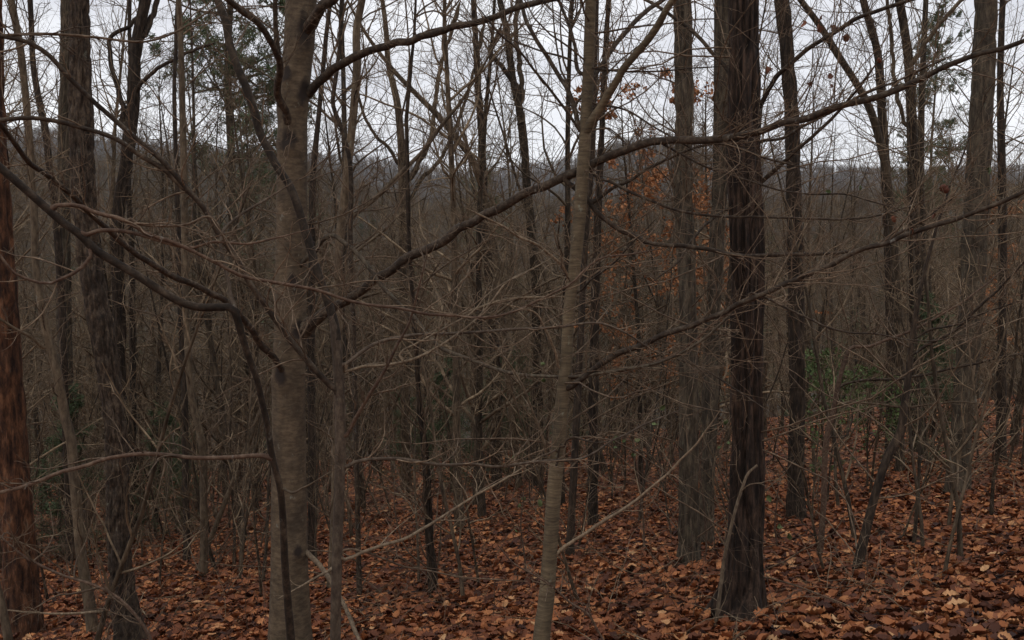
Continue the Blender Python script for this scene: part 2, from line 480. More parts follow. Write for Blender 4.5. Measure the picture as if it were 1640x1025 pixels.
class Tree:
    def __init__(self, name, label, cat, Y, trunk, mat, style='plain', ext=5.0, dY=0.0, crown=6, group=None, rows=None, flare=.25,
                 base=None, twigmat='twig', crowned=True, scars=None):
        """trunk: rows (px, py, width) from the bottom up, standing Y metres ahead (leaning dY by the top)."""
        self.twigmat = twigmat
        tr = np.array(trunk, float)
        m = len(tr)
        span = np.abs(tr[:, 1] - tr[0, 1]); span = span / max(span[-1], 1)
        Ys = Y + dY * span
        pts = P(tr[:, 0], tr[:, 1], Ys)
        rad = WR(tr[:, 2], Ys)
        # foot: carry the stem down to the ground
        d0 = unit(pts[0] - pts[1]); d0 = unit(d0 * np.array([.6, .3, 1]) + np.array([0, 0, -.3]))
        p = pts[0].copy(); low = []
        for _ in range(200):
            g = float(ground(p[0], p[1]))
            if p[2] < g - .08: break
            p = p + d0 * .12
            low.append(p.copy())
        if low:
            low = low[::max(1, len(low) // 4)] if len(low) > 6 else low
            low = [low[-1]] if len(low) == 1 else low
            if not np.allclose(low[-1], p): low.append(p.copy())
            low = np.array(low[::-1])
            pts = np.concatenate([low, pts]); rad = np.concatenate([np.full(len(low), rad[0]), rad])
        foot = np.array([pts[0, 0], pts[0, 1], float(ground(pts[0, 0], pts[0, 1]))])
        self.foot = foot
        nv = rows or {'plain': 60, 'smooth': 190}.get(style, 240)
        low_c = smooth_curve(np.c_[pts, rad], nv)
        # top: carry it up out of the frame
        d1 = unit(pts[-1] - pts[-2]); q = pts[-1].copy(); r1 = rad[-1]; rng = np.random.default_rng(int(Y * 100) + m)
        up = []
        ne = 14
        for k in range(ne):
            d1 = unit(d1 + rng.normal(size=3) * .05 + np.array([0, 0, .05]))
            q = q + d1 * ext / ne
            up.append([*q, max(r1 * (1 - (k + 1) / ne) ** .7, .003)])
        up = np.array(up)
        C = np.concatenate([low_c, up]) if ext > 0 else low_c
        if ext <= 0:
            pass
        cp, cr = C[:, :3], np.maximum(C[:, 3], .0015)
        h = cp[:, 2] - foot[2]
        cr = cr * (1 + flare * np.exp(-np.maximum(h, 0) / max(.22, cr[0] * 1.6)))
        S = STY[style]
        V, Fq = tubes(cp[None], cr[None], S)
        if style != 'plain' or True:
            V = V.reshape(len(cp), S, 3)
            th = np.broadcast_to(np.arange(S) * 2 * PI / S, (len(cp), S))
            s = np.concatenate([[0], np.cumsum(np.linalg.norm(np.diff(cp, axis=0), axis=1))])[:, None] + 0 * th
            rr = cr[:, None] + 0 * th
            dd = disp(style, th, s, rr, trunk_count[0])
            trunk_count[0] += 1
            if flare > .3:   # root buttresses
                dd = dd + rr * np.exp(-np.maximum(h, 0) / .30)[:, None] * (.22 * np.cos(th * 5 + 1.3) + .30 * np.cos(th * 2 + .4) + .25 * np.cos(th * 3 + 2.2))
            tint = None
            if scars:
                pq = P_inv(V.reshape(-1, 3)).reshape(len(cp), S, 2)
                front = (V[..., 1] < cp[:, None, 1] + .01)
                tint = np.zeros((len(cp), S))
                for (sx, sy, sw, sh) in scars:
                    e = (pq[..., 1] - sy) / sh
                    e = e + .9 * (vnoise(np.stack([pq[..., 0] * .11, pq[..., 1] * .06, 0 * e + .5], -1)) - .5)
                    ww = sw * np.clip(1.0 + .45 * e, .45, 1.5)
                    g = np.exp(-((pq[..., 0] - sx) / ww) ** 2 * 1.6 - np.where(e < 0, 1.0, 2.2) * e ** 2) * front
                    tint = np.maximum(tint, g)
                dd = dd + .010 * tint * (1 - tint) * 4 + .004 * tint
                tint = tint.reshape(-1)
            nrm = unit(V - cp[:, None])
            V = (V + nrm * np.maximum(dd, -.6 * rr)[..., None]).reshape(-1, 3)
        self.root = empty(name, foot, label, cat, group)
        self.S = [np.c_[P_inv(C[:, :3]), C[:, :3]]]
        o = obj('trunk', make_mesh('trunk', V - foot, Fq, mat=M[mat], attr=tint), self.root)
        self.trunk = o
        self.ends = (C[len(low_c) - 1:], ext)
        if ext > 1 and crown and crowned:
            e = C[len(low_c) - 1:]
            Pm, Rm = smooth_curve(e, 15)[None, :, :3], smooth_curve(e, 15)[None, :, 3]
            b1 = children(Pm, Rm, crown, rng, .15, .97, L=(ext * .25, ext * .55), n=10, ang=(30, 60), up=.06)
            b2 = children(*b1, 6, rng, n=6, Lrel=(.3, .55), wander=.25)
            b3 = children(*b2, 2.0, rng, n=4, Lrel=(.3, .6), wander=.3)
            parts = [tubes(*b1, 5), tubes(*b2, 3), tubes(*b3, 3)]
            V, Fq = merge(parts)
            tag(obj('crown', make_mesh('crown', V - foot, Fq, mat=M[mat if mat in ('twig', 'sapling') else 'twig']), self.root), kind='stuff')

    def near(self, px, py):
        best = None
        for s in self.S:
            d = np.hypot(s[:, 0] - px, s[:, 1] - py)
            k = int(np.argmin(d))
            if best is None or d[k] < best[0]: best = (d[k], s[k])
        return best

    def branch(self, pts, w0, w1, dY=0.0, mat='limb', twigs=5, tl=(.15, .5), name='branch', sides=9, lev=2, knob=.10, bow=0.0,
               root=True, wt=1.0, tup=.05):
        """pts: pixel rows from the joint outwards; width goes w0 -> w1 pixels; the tip lies dY nearer (-) or farther (+)."""
        p = np.array(pts, float)
        d, s = self.near(p[0, 0], p[0, 1])
        Y0 = s[3]
        L = np.concatenate([[0], np.cumsum(np.hypot(*np.diff(p, axis=0).T))]); L /= L[-1]
        Ys = Y0 + dY * L + bow * np.sin(PI * L)
        W = p[:, 2] if p.shape[1] > 2 else w0 + (w1 - w0) * L
        q = P(p[:, 0], p[:, 1], Ys)
        r = WR(W, Ys)
        if root and d < 60:
            q = np.concatenate([[s[2:5]], q]); r = np.concatenate([[r[0] * 1.15], r])
            if np.linalg.norm(q[1] - q[0]) < r[0] * .3:
                q, r = q[1:], r[1:]
        # run on past the traced tip (frame edge) tapering away
        e = p[-1]
        off = e[0] < 4 or e[0] > 1636 or e[1] < 4
        tail = .7 if off else .12
        dd = unit(q[-1] - q[-2]); ext = [q[-1] + dd * tail * k + np.array([0, 0, .03 * k * k * tail]) for k in (.5, 1)]
        q = np.concatenate([q, ext]); r = np.concatenate([r, [r[-1] * .65, max(r[-1] * .15, .0009)]])
        n = int(np.clip(np.sum(np.linalg.norm(np.diff(q, axis=0), axis=1)) / .03, 24, 140))
        C = smooth_curve(np.c_[q, r], n)
        rng = np.random.default_rng(int(abs(p[0, 0] * 7 + p[-1, 1] * 13)) % 99991)
        x = np.arange(n)
        sl = np.concatenate([[0], np.cumsum(np.linalg.norm(np.diff(C[:, :3], axis=0), axis=1))])
        if root: C[:, 3] *= 1 + .45 * np.exp(-sl / (3.0 * C[0, 3]))
        kn = vnoise(np.stack([x * .55 + p[0, 0], x * 0 + 1.5, x * 0 + .5], -1)) - .5
        C[:, 3] = np.maximum(C[:, 3] * (1 + 2 * knob * kn), .0008)
        jit = np.stack([vnoise(np.stack([x * .35 + p[0, 1] + 9 * a, x * 0 + a, x * 0 + .5], -1)) - .5 for a in (1, 2, 3)], -1)
        C[:, :3] += jit * C[:, 3:4] * 1.0 * np.minimum(x / 4, 1)[:, None]
        V, Fq = tubes(C[None, :, :3], C[None, :, 3], sides)
        o = obj(name, make_mesh(name, V - self.foot, Fq, mat=M[mat]), self.root)
        self.S.append(np.c_[P_inv(C[:, :3]), C[:, :3]])
        if twigs:
            ln = float(np.sum(np.linalg.norm(np.diff(C[:, :3], axis=0), axis=1)))
            b1 = children(C[None, :, :3], C[None, :, 3], twigs * ln * 2.3, rng, .06, .98, L=tl, n=9, ang=(25, 65), wander=.14, up=tup,
                          rs=.5, rmax=.0032, rtip=.0008, shrink=.2, slim=.012)
            if len(b1[0]):
                parts = [tubes(*b1, 4)]
                if lev > 1:
                    b2 = children(*b1, 4.2, rng, n=6, Lrel=(.25, .6), wander=.2, up=.05, rtip=.0008)
                    if len(b2[0]):
                        parts.append(tubes(*b2, 3))
                        if lev > 2:
                            b3 = children(*b2, 2, rng, n=4, Lrel=(.3, .7), wander=.25, up=.05, rtip=.0008)
                            if len(b3[0]): parts.append(tubes(*b3, 3))
                V, Fq = merge(parts)
                t = obj('twigs', make_mesh('twigs', V - self.foot, Fq, mat=M[self.twigmat if mat != 'pale' else 'pale']), o)
                tag(t, kind='stuff')
        return o

    def shoots(self, per_m, L=(.3, 1.0), mat='twig', ang=(40, 75), rmax=.012, t0=.0, t1=1., up=.06, lev=3, wander=.16):
        """Thin side branches along the visible stem, joined into one part."""
        s = self.S[0]
        C = s[:, 2:5]
        C = C[(s[:, 1] < 1030) & (s[:, 1] > -40)]
        if len(C) < 4: return
        ln = float(np.sum(np.linalg.norm(np.diff(C, axis=0), axis=1)))
        rng = np.random.default_rng(int(abs(self.foot[0] * 1000)) % 9999 + 3)
        b1 = children(C[None], np.full((1, len(C)), .05), per_m * ln * 2.9, rng, t0, t1, L=L, n=10, ang=ang, wander=wander, up=up, rs=.5, rmax=rmax * .5, rtip=.0012, shrink=0, slim=.010)
        if not len(b1[0]): return
        parts = [tubes(*b1, 4)]
        b2 = children(*b1, 4, rng, n=5, Lrel=(.25, .55), wander=.2, rtip=.001)
        parts.append(tubes(*b2, 3))
        if lev > 2:
            b3 = children(*b2, 2.2, rng, n=4, Lrel=(.3, .6), wander=.25, rtip=.0009)
            parts.append(tubes(*b3, 3))
        V, Fq = merge(parts)
        tag(obj('side_shoots', make_mesh('side_shoots', V - self.foot, Fq, mat=M[mat]), self.root), kind='stuff')

def P_inv(p):
    p = np.asarray(p, float) - CAM
    d = p[:, 1] * _cp - p[:, 2] * _sp
    v = p[:, 1] * _sp + p[:, 2] * _cp
    d = np.maximum(d, .05)
    return np.c_[PX_W / 2 + F_PX * p[:, 0] / d, PX_H / 2 - F_PX * v / d]

# --- the forked sapling nearest the lens (stem at x 540)
A = Tree('sapling', 'forked grey sapling just right of the tall smooth trunk, its dark stem slanting up left', 'sapling', 3.6,
         [(537, 1025, 18), (541, 850, 17), (545, 700, 17), (544, 640, 17), (541, 580, 16), (537, 540, 15), (534, 520, 12), (530, 506, 9)], 'sapling', ext=0, crown=0, flare=.1)
A.branch([(539, 545, 15), (536, 525, 15), (522, 480, 14), (497, 400, 14), (484, 350, 13), (465, 300, 13), (440, 262, 13), (418, 215, 13), (400, 160, 13), (385, 115, 13), (373, 80, 13), (360, 35, 13), (346, -3, 12)], 15, 12, dY=.1, mat='darkstem', twigs=4, tl=(.1, .4), root=False)
A.branch([(543, 628), (533, 620), (499, 586), (468, 545), (434, 501), (400, 455), (375, 409), (353, 380), (333, 343), (297, 300), (266, 263), (218, 222), (164, 177), (112, 126), (73, 85), (39, 65), (0, 57)], 10, 7, dY=-.5, mat='limb', twigs=6, tl=(.1, .45))
A.branch([(341, 356), (320, 325), (290, 297), (266, 273), (225, 249), (191, 225), (133, 205), (90, 194), (51, 189), (2, 193)], 8, 7, dY=-.25, mat='limb', twigs=6, tl=(.1, .4))
A.branch([(0, 57), (51, 55), (102, 56), (157, 61), (191, 65), (232, 67), (266, 58), (294, 44), (321, 27)], 5, 3, dY=.2, mat='twig', twigs=7, tl=(.08, .3), root=False)
A.branch([(552, 584), (571, 569), (598, 552), (625, 543), (660, 537), (700, 535), (741, 533), (775, 531), (820, 527), (848, 526), (902, 523), (964, 518), (984, 525), (1005, 535), (1032, 552)], 6, 3, dY=.5, mat='sapling', twigs=5, tl=(.1, .4))
A.branch([(551, 594), (577, 588), (618, 584), (659, 576), (690, 562), (728, 538), (755, 518), (790, 480), (812, 452), (850, 432)], 5, 2.5, dY=.3, mat='pale', twigs=5, tl=(.1, .3))
A.branch([(550, 699), (567, 675), (591, 634), (618, 589), (635, 555), (653, 521), (663, 490), (672, 455)], 7, 3, dY=-.2, mat='red', twigs=6, tl=(.1, .35))
A.branch([(552, 749), (564, 742), (588, 736), (618, 734), (646, 735), (673, 740), (707, 744), (748, 743), (793, 747), (851, 740), (885, 737), (923, 736), (950, 726), (978, 707), (1005, 695), (1032, 680), (1052, 672)], 6, 3, dY=.4, mat='sapling', twigs=6, tl=(.1, .4))
A.branch([(550, 896), (577, 885), (618, 873), (653, 861), (673, 849), (707, 829), (728, 815), (762, 793), (793, 776), (825, 757)], 6, 3, dY=.3, mat='pale', twigs=4, tl=(.1, .3))
A.branch([(548, 882), (584, 884), (612, 893), (646, 907), (687, 914), (741, 924), (803, 929)], 4, 2, dY=.3, mat='twig', twigs=5, tl=(.1, .3))
A.branch([(535, 908), (520, 918), (505, 925), (488, 935)], 5, 3, dY=-.1, mat='pale', twigs=2, tl=(.05, .1))
A.branch([(640, 570), (673, 548), (721, 521), (760, 497), (779, 473), (803, 456), (835, 440)], 4, 2, dY=.15, mat='pale', twigs=6, tl=(.08, .3))

# --- the bent sapling whose limb swings left at (378, 493)
B = Tree('sapling', 'thin dark sapling before the tall smooth trunk, bent hard over left in an elbow', 'sapling', 3.2,
         [(466, 1030, 14), (461, 965, 13), (456, 897, 12), (453, 829, 11), (449, 784, 11), (437, 736, 10), (427, 675, 10), (418, 637, 10), (410, 603, 10), (396, 566, 11), (386, 533, 12), (379, 508, 13),
          (373, 494, 13), (350, 492, 13), (317, 492, 13), (290, 484, 13), (253, 463, 13), (218, 440, 13), (191, 424, 13), (147, 395, 14), (130, 377, 14), (99, 355, 13), (72, 331, 13), (44, 306, 13), (0, 268, 13)],
         'darkstem', ext=1.6, dY=-.5, crown=5, flare=.1, rows=130)
B.branch([(378, 494), (372, 484), (366, 455), (357, 415), (353, 385), (356, 372), (375, 352), (400, 335), (428, 318)], 6, 4, dY=.15, mat='sapling', twigs=7, tl=(.1, .35))
B.branch([(78, 335), (100, 328), (130, 330), (155, 341), (190, 349), (212, 358), (232, 372), (260, 382), (294, 395), (314, 404), (355, 425), (382, 440), (420, 449), (468, 456), (513, 465), (554, 480), (595, 489), (646, 495), (687, 504), (728, 506), (769, 509), (792, 507), (820, 500), (850, 487), (885, 470), (913, 455), (936, 432), (960, 415), (1005, 408)], 7, 3, dY=.3, mat='red', twigs=6, tl=(.1, .4))
B.branch([(130, 378), (150, 371), (177, 369), (205, 372), (239, 381), (273, 391), (307, 397), (341, 387), (365, 388), (395, 391), (440, 381)], 7, 3, dY=.1, mat='red', twigs=6, tl=(.1, .35))
B.branch([(205, 350), (218, 357), (239, 361), (273, 362), (307, 357), (334, 347), (343, 352), (355, 375)], 5, 3, dY=.05, mat='twig', twigs=5, tl=(.08, .3))
B.branch([(147, 398), (130, 429), (102, 444), (75, 454), (48, 448), (24, 438), (0, 409)], 6, 4, dY=-.1, mat='red', twigs=6, tl=(.1, .3))
B.branch([(430, 731), (420, 730), (375, 733), (307, 733), (263, 728), (232, 726), (198, 730), (164, 736), (130, 747), (102, 755), (68, 769), (34, 781), (0, 789)], 7, 6, dY=-.3, mat='red', twigs=5, tl=(.1, .35))
B.branch([(449, 784), (468, 789), (485, 782), (499, 774)], 5, 3, dY=-.05, mat='tantrunk', twigs=3, tl=(.05, .15))
B.branch([(263, 728), (264, 745), (258, 770)], 4, 2, mat='pale', twigs=2, tl=(.05, .12))

# --- the tall smooth-barked tree
C = Tree('smooth_barked_tree', 'tall smooth grey-brown trunk with dark branch scars, stoutest of the left half', 'tree', 6.6,
         [(466, 1060, 70), (465, 1000, 66), (463, 850, 59), (463, 700, 53), (463, 600, 52), (465, 500, 49), (466, 400, 48), (468, 275, 48), (471, 150, 47), (477, 90, 46), (482, 0, 48)], 'beech', style='smooth', ext=9, crown=7, flare=.15,
         scars=[(463, 224, 17, 26), (461, 118, 8, 18), (487, 50, 15, 40), (487, 146, 13, 26), (478, 532, 16, 22), (468, 450, 10, 16), (450, 600, 11, 24), (477, 882, 9, 12), (447, 160, 7, 20)])
C.branch([(480, 531, 26), (494, 518, 20), (516, 504, 16), (543, 487, 15), (571, 470, 15), (598, 451, 14), (625, 436, 14), (652, 415, 15), (687, 398, 14), (721, 378, 15), (741, 361, 14), (769, 349, 14), (796, 337, 14), (834, 314, 14), (868, 300, 14), (909, 280, 15), (936, 268, 14), (964, 256, 13), (1005, 239, 13), (1039, 229, 13), (1073, 224, 12), (1124, 224, 12), (1175, 218, 12), (1216, 210, 11), (1241, 201, 11), (1285, 191, 11), (1330, 174, 11), (1371, 164, 10), (1412, 152, 10), (1453, 136, 10), (1490, 119, 9), (1528, 102, 9), (1569, 87, 8), (1603, 80, 8), (1640, 66, 7)], 14, 8, dY=-2.2, twigs=7, tl=(.2, 1.2), lev=3)
C.branch([(906, 284), (930, 307), (947, 328), (964, 347), (984, 362), (1012, 378), (1039, 390), (1066, 393), (1107, 395), (1141, 400), (1169, 407), (1193, 410), (1200, 410), (1251, 408), (1302, 407), (1337, 405), (1371, 400), (1405, 390), (1440, 374), (1480, 352), (1510, 330)], 9, 4, dY=-.3, twigs=6, tl=(.15, .6), lev=3)
C.branch([(958, 318), (977, 304), (1005, 290), (1039, 270), (1073, 253), (1107, 239), (1141, 230), (1180, 236), (1216, 250), (1260, 262)], 6, 3, dY=-.3, twigs=6, tl=(.15, .5))
C.branch([(947, 273), (984, 294), (1018, 311), (1059, 328), (1107, 341), (1169, 348), (1207, 348), (1268, 349), (1343, 351), (1377, 350), (1420, 342), (1460, 330)], 5, 3, dY=-.4, twigs=7, tl=(.15, .5))
C.branch([(1059, 229), (1090, 246), (1128, 266), (1169, 280), (1200, 290), (1251, 305), (1302, 311), (1354, 311), (1391, 321), (1430, 332)], 4, 2, dY=-.3, twigs=6, tl=(.12, .4))
C.branch([(470, 450), (478, 429), (490, 415), (506, 402), (516, 385), (533, 376), (547, 386), (571, 405), (591, 429), (612, 456), (632, 480), (646, 494), (666, 511), (687, 538), (707, 557), (734, 569), (769, 581), (803, 594), (827, 600), (868, 603), (913, 603), (940, 601), (984, 594), (1025, 588), (1066, 577), (1097, 562), (1128, 542), (1152, 521)], 8, 4, dY=-1.5, mat='greyoak', twigs=6, tl=(.15, .5), lev=3)
C.branch([(490, 150), (497, 146), (509, 131), (536, 111), (564, 96), (591, 82), (618, 73), (652, 65), (693, 55), (728, 43), (769, 34), (803, 22), (820, 15), (889, -2)], 14, 9, dY=-1.0, twigs=6, tl=(.3, 1.0), lev=3)
C.branch([(484, 60), (495, 44), (508, 20), (532, -4)], 20, 14, dY=-.3, twigs=0)
C.branch([(466, 222), (463, 201), (455, 174), (444, 157), (443, 137), (448, 116), (444, 85), (431, 61), (414, 38), (386, 17), (360, -3)], 13, 9, dY=-.9, twigs=6, tl=(.2, .7), lev=3)
C.branch([(445, 88), (442, 60), (441, 30), (441, -3)], 9, 7, dY=-.1, twigs=5, tl=(.2, .5))
C.branch([(466, 616), (455, 596), (437, 572), (420, 552), (410, 538), (389, 511), (365, 484), (334, 467), (300, 451), (259, 432), (232, 417), (205, 398), (177, 371), (147, 344), (112, 312), (80, 285), (51, 263), (20, 225), (2, 201)], 11, 8, dY=-2.4, twigs=6, tl=(.2, .6), lev=3)
C.branch([(478, 878), (499, 893), (519, 914), (537, 941), (554, 975), (577, 1026)], 9, 6, dY=-.5, mat='pale', twigs=1, tl=(.1, .2), name='broken_branch')
# --- the second, slimmer smooth stem right of centre
D = Tree('smooth_barked_tree', 'slim smooth olive-grey tree right of centre, forking in a V near the top', 'tree', 5.6,
         [(865, 1060, 30), (868, 1015, 27), (875, 960, 26), (881, 880, 24), (887, 790, 24), (897, 690, 23), (900, 650, 22), (907, 580, 20), (911, 500, 19), (920, 430, 20), (928, 345, 21), (933, 280, 20), (938, 200, 19), (942, 120, 18), (946, 0, 17)], 'beech2', style='smooth', ext=6, crown=10, flare=.1, rows=220)
D.branch([(936, 215), (947, 195), (960, 174), (981, 143), (998, 113), (1018, 89), (1039, 61), (1059, 31), (1078, -3)], 13, 11, dY=-.4, mat='beech2', twigs=5, tl=(.2, .7), lev=3)
D.branch([(942, 134), (950, 124), (964, 102), (991, 65), (1018, 34), (1046, 10), (1064, -3)], 8, 7, dY=.4, twigs=5, tl=(.2, .7), lev=3)
D.branch([(934, 212), (926, 200), (921, 178), (911, 143), (892, 116), (875, 89), (855, 58), (841, 27), (833, -3)], 8, 6, dY=.3, twigs=5, tl=(.2, .7), lev=3)
D.branch([(942, 120), (930, 117), (921, 75), (908, 32), (893, -3)], 6, 5, dY=.2, twigs=5, tl=(.2, .6))
D.branch([(932, 212), (912, 185), (885, 147), (855, 112), (830, 80), (800, 55), (784, 35)], 5, 3, dY=-.3, twigs=6, tl=(.15, .5))
D.branch([(936, 106), (960, 111), (991, 114), (1053, 114), (1107, 109), (1141, 107)], 4, 2, dY=-.3, twigs=6, tl=(.15, .5))
D.branch([(936, 106), (905, 93), (868, 82), (830, 68), (800, 55)], 4, 2, dY=.2, twigs=6, tl=(.15, .5))
D.branch([(940, 165), (957, 167), (1005, 177), (1039, 198), (1073, 218), (1110, 240)], 4, 2, dY=-.2, twigs=5, tl=(.15, .5))
D.branch([(900, 629), (918, 617), (936, 603), (964, 581), (995, 565), (1032, 552), (1066, 535), (1107, 521), (1141, 507), (1175, 492), (1199, 481), (1241, 463), (1285, 443), (1330, 424), (1360, 408), (1391, 396), (1418, 390), (1446, 378), (1480, 366), (1521, 354), (1558, 340), (1586, 330), (1640, 307)], 10, 7, dY=-1.2, twigs=7, tl=(.2, 1.1), lev=3)
D.branch([(913, 605), (936, 600), (960, 598), (1000, 592), (1040, 583), (1080, 568), (1110, 548), (1140, 520), (1160, 505)], 6, 3, dY=-.2, mat='red', twigs=5, tl=(.1, .4))
D.branch([(1085, 575), (1120, 588), (1160, 612), (1190, 632), (1225, 655)], 4, 2, dY=-.3, twigs=5, tl=(.1, .4), root=False)
D.branch([(1199, 470), (1227, 477), (1261, 494), (1296, 511), (1330, 526), (1360, 533), (1405, 535), (1446, 543), (1490, 546), (1530, 540)], 4, 2, dY=-.2, twigs=6, tl=(.1, .4))
D.branch([(882, 897), (896, 883), (916, 868), (943, 851), (971, 832), (991, 820), (1018, 801), (1039, 784), (1066, 762), (1090, 736), (1114, 713), (1136, 682)], 6, 3, dY=-.3, mat='pale', twigs=4, tl=(.1, .35))
D.branch([(907, 440), (906, 436), (879, 407), (858, 391), (834, 381), (803, 361), (770, 345)], 5, 3, dY=-.4, mat='pale', twigs=4, tl=(.1, .35))
D.branch([(901, 590), (889, 562), (875, 531), (858, 501), (838, 494), (812, 488)], 5, 2, dY=-.3, mat='pale', twigs=4, tl=(.1, .3))
D.branch([(889, 745), (878, 733), (872, 712), (861, 678), (851, 651), (838, 620), (820, 589), (800, 562), (780, 540)], 5, 2, dY=-.3, mat='pale', twigs=4, tl=(.1, .3))
D.branch([(890, 772), (888, 760), (891, 745), (893, 735)], 6, 4, dY=-.05, mat='scar', twigs=0, name='bark_scar')
D.branch([(903, 715), (907, 706), (920, 700), (936, 705), (955, 709), (980, 705)], 4, 2, dY=-.2, twigs=4, tl=(.1, .3))
D.branch([(920, 470), (947, 448), (985, 420), (1010, 392), (1030, 372)], 4, 2, dY=-.5, twigs=5, tl=(.1, .4))

# --- the dark shaggy trunk
G = Tree('shaggy_barked_tree', 'big dark trunk with shaggy furrowed bark right of centre, flaring at its foot', 'tree', 6.5,
         [(1186, 1000, 76), (1193, 930, 66), (1197, 850, 60), (1198, 760, 59), (1198, 700, 59), (1198, 560, 57), (1196, 420, 57), (1193, 300, 58), (1191, 200, 58), (1191, 100, 57), (1192, 0, 55)], 'shaggy', style='shaggy', ext=9, crown=7, flare=.55)
G.branch([(1212, 175), (1222, 158), (1251, 116), (1289, 82), (1337, 51), (1371, 31), (1418, 14), (1466, -3)], 8, 6, dY=-.9, mat='limb', twigs=7, tl=(.2, .7), lev=3)
G.branch([(1215, 297), (1224, 287), (1244, 270), (1282, 235), (1330, 191), (1360, 160), (1390, 120)], 7, 4, dY=-.6, twigs=6, tl=(.2, .6), lev=3)
G.branch([(1180, 130), (1160, 105), (1145, 89), (1128, 68), (1094, 38), (1060, 15), (1030, -3)], 7, 5, dY=.4, twigs=6, tl=(.2, .7), lev=3)
G.branch([(1205, 230), (1222, 225), (1250, 222), (1290, 200), (1335, 178), (1385, 150), (1440, 128), (1500, 100)], 5, 3, dY=-.5, twigs=6, tl=(.2, .6))
G.branch([(1185, 330), (1165, 335), (1140, 352), (1105, 388), (1085, 420), (1060, 440)], 5, 3, dY=-.3, twigs=5, tl=(.2, .5))
G.shoots(1.3, L=(.8, 2.6), ang=(60, 95), up=.02)
D.shoots(1.3, L=(.5, 1.8), ang=(50, 85), up=.03, t0=.25)
C.shoots(.8, L=(.5, 1.6), ang=(50, 85), up=.03, t0=.3)
def stick(label, pts, Y, w0, w1, mat, twigs, dY=0, group=None, name='dead_stick', cat='stick'):
    t = Tree(name, label, cat, Y, [(p[0], p[1], w0 + (w1 - w0) * k / (len(pts) - 1)) for k, p in enumerate(pts)], mat, ext=0, dY=dY, flare=0, rows=50, crowned=False, group=group)
    if twigs: t.shoots(twigs, L=(.08, .35), mat=mat if mat == 'pale' else 'twig', lev=2)
    return t
stick('pale tan bare stick leaning against the foot of the big dark shaggy trunk', [(1146, 1006), (1152, 958), (1158, 907), (1169, 852), (1179, 812), (1189, 781), (1199, 757), (1213, 745)], hit(1146, 1004) - .05, 7, 4, 'pale', 1.5)

# --- the left group
Nn = Tree('rough_barked_tree', 'dark trunk with blocky furrowed bark at the left, bowing outward toward the bottom', 'tree', 7.5,
         [(216, 1060, 56), (210, 1025, 51), (197, 950, 44), (190, 850, 40), (186, 700, 40), (181, 650, 39), (168, 560, 41), (147, 440, 42), (135, 330, 42), (130, 200, 40), (128, 100, 37), (127, 0, 33)], 'plate', style='plate', ext=9, crown=7, flare=.2)
Nn.branch([(182, 985), (160, 980), (137, 982), (102, 983), (68, 982), (27, 979)], 5, 3, dY=-.3, mat='pale', twigs=4, tl=(.1, .3))
Pp = Tree('russet_barked_tree', 'reddish orange trunk at the far left edge of the picture', 'tree', 8.2,
         [(38, 1015, 60), (34, 940, 56), (28, 850, 52), (18, 700, 50), (8, 560, 50), (0, 420, 48), (-6, 300, 44), (-12, 150, 38), (-15, 0, 36)], 'orange', style='ridged', ext=8, crown=10, flare=.2)
Oo = Tree('sapling', 'pale grey curving sapling between the reddish trunk and the dark furrowed trunk', 'sapling', 8.0,
         [(152, 1040, 19), (143, 965, 18), (131, 897, 17), (125, 829, 17), (118, 760, 16), (111, 692, 16), (106, 675, 16), (99, 637, 15), (89, 586, 15), (75, 535, 14), (67, 494, 13), (58, 432, 12), (55, 347, 12), (51, 290, 12), (48, 239, 12), (41, 154, 11), (31, 68, 11), (17, -3, 11)], 'tantrunk', style='plain', ext=5, crown=9, flare=.1, rows=120)
Oo.branch([(76, 556), (51, 540), (27, 528), (0, 511)], 6, 4, dY=-.3, mat='tantrunk', twigs=5, tl=(.2, .6))
Oo.shoots(2.5, L=(.3, 1.1), lev=3)
Ol = Tree('sapling', 'short grey stem cut off by the bottom left corner', 'sapling', 6.5, [(14, 1028, 14), (6, 985, 13), (-4, 940, 12), (-25, 860, 12)], 'tantrunk', ext=3, crown=6, flare=.1)
Tz = Tree('seedling', 'thin bent seedling with a long twig sweeping left along the bottom edge', 'seedling', 5.2, [(240, 1022, 6), (218, 986, 5), (198, 965, 5), (178, 950, 4.5), (147, 936, 4.5), (102, 922, 4), (68, 907, 4), (41, 893, 4), (20, 876, 3.5), (0, 859, 3)], 'red', ext=.5, crown=0, flare=0)
Tz.shoots(5, L=(.1, .5), lev=2)

def mtree(name, label, cat, Y, pts, mat, style='plain', shoots=1.6, L=(.5, 1.8), ext=8, crown=6, lev=3, group=None, rows=None, up=.1, ang=(35, 70)):
    t = Tree(name, label, cat, Y, pts, mat, style=style, ext=ext, crown=crown, rows=rows or 90, flare=.25, group=group)
    if shoots: t.shoots(shoots, L=L, mat='midtwig' if Y > 11 else 'twig', rmax=.016, lev=lev, up=up, ang=ang)
    return t

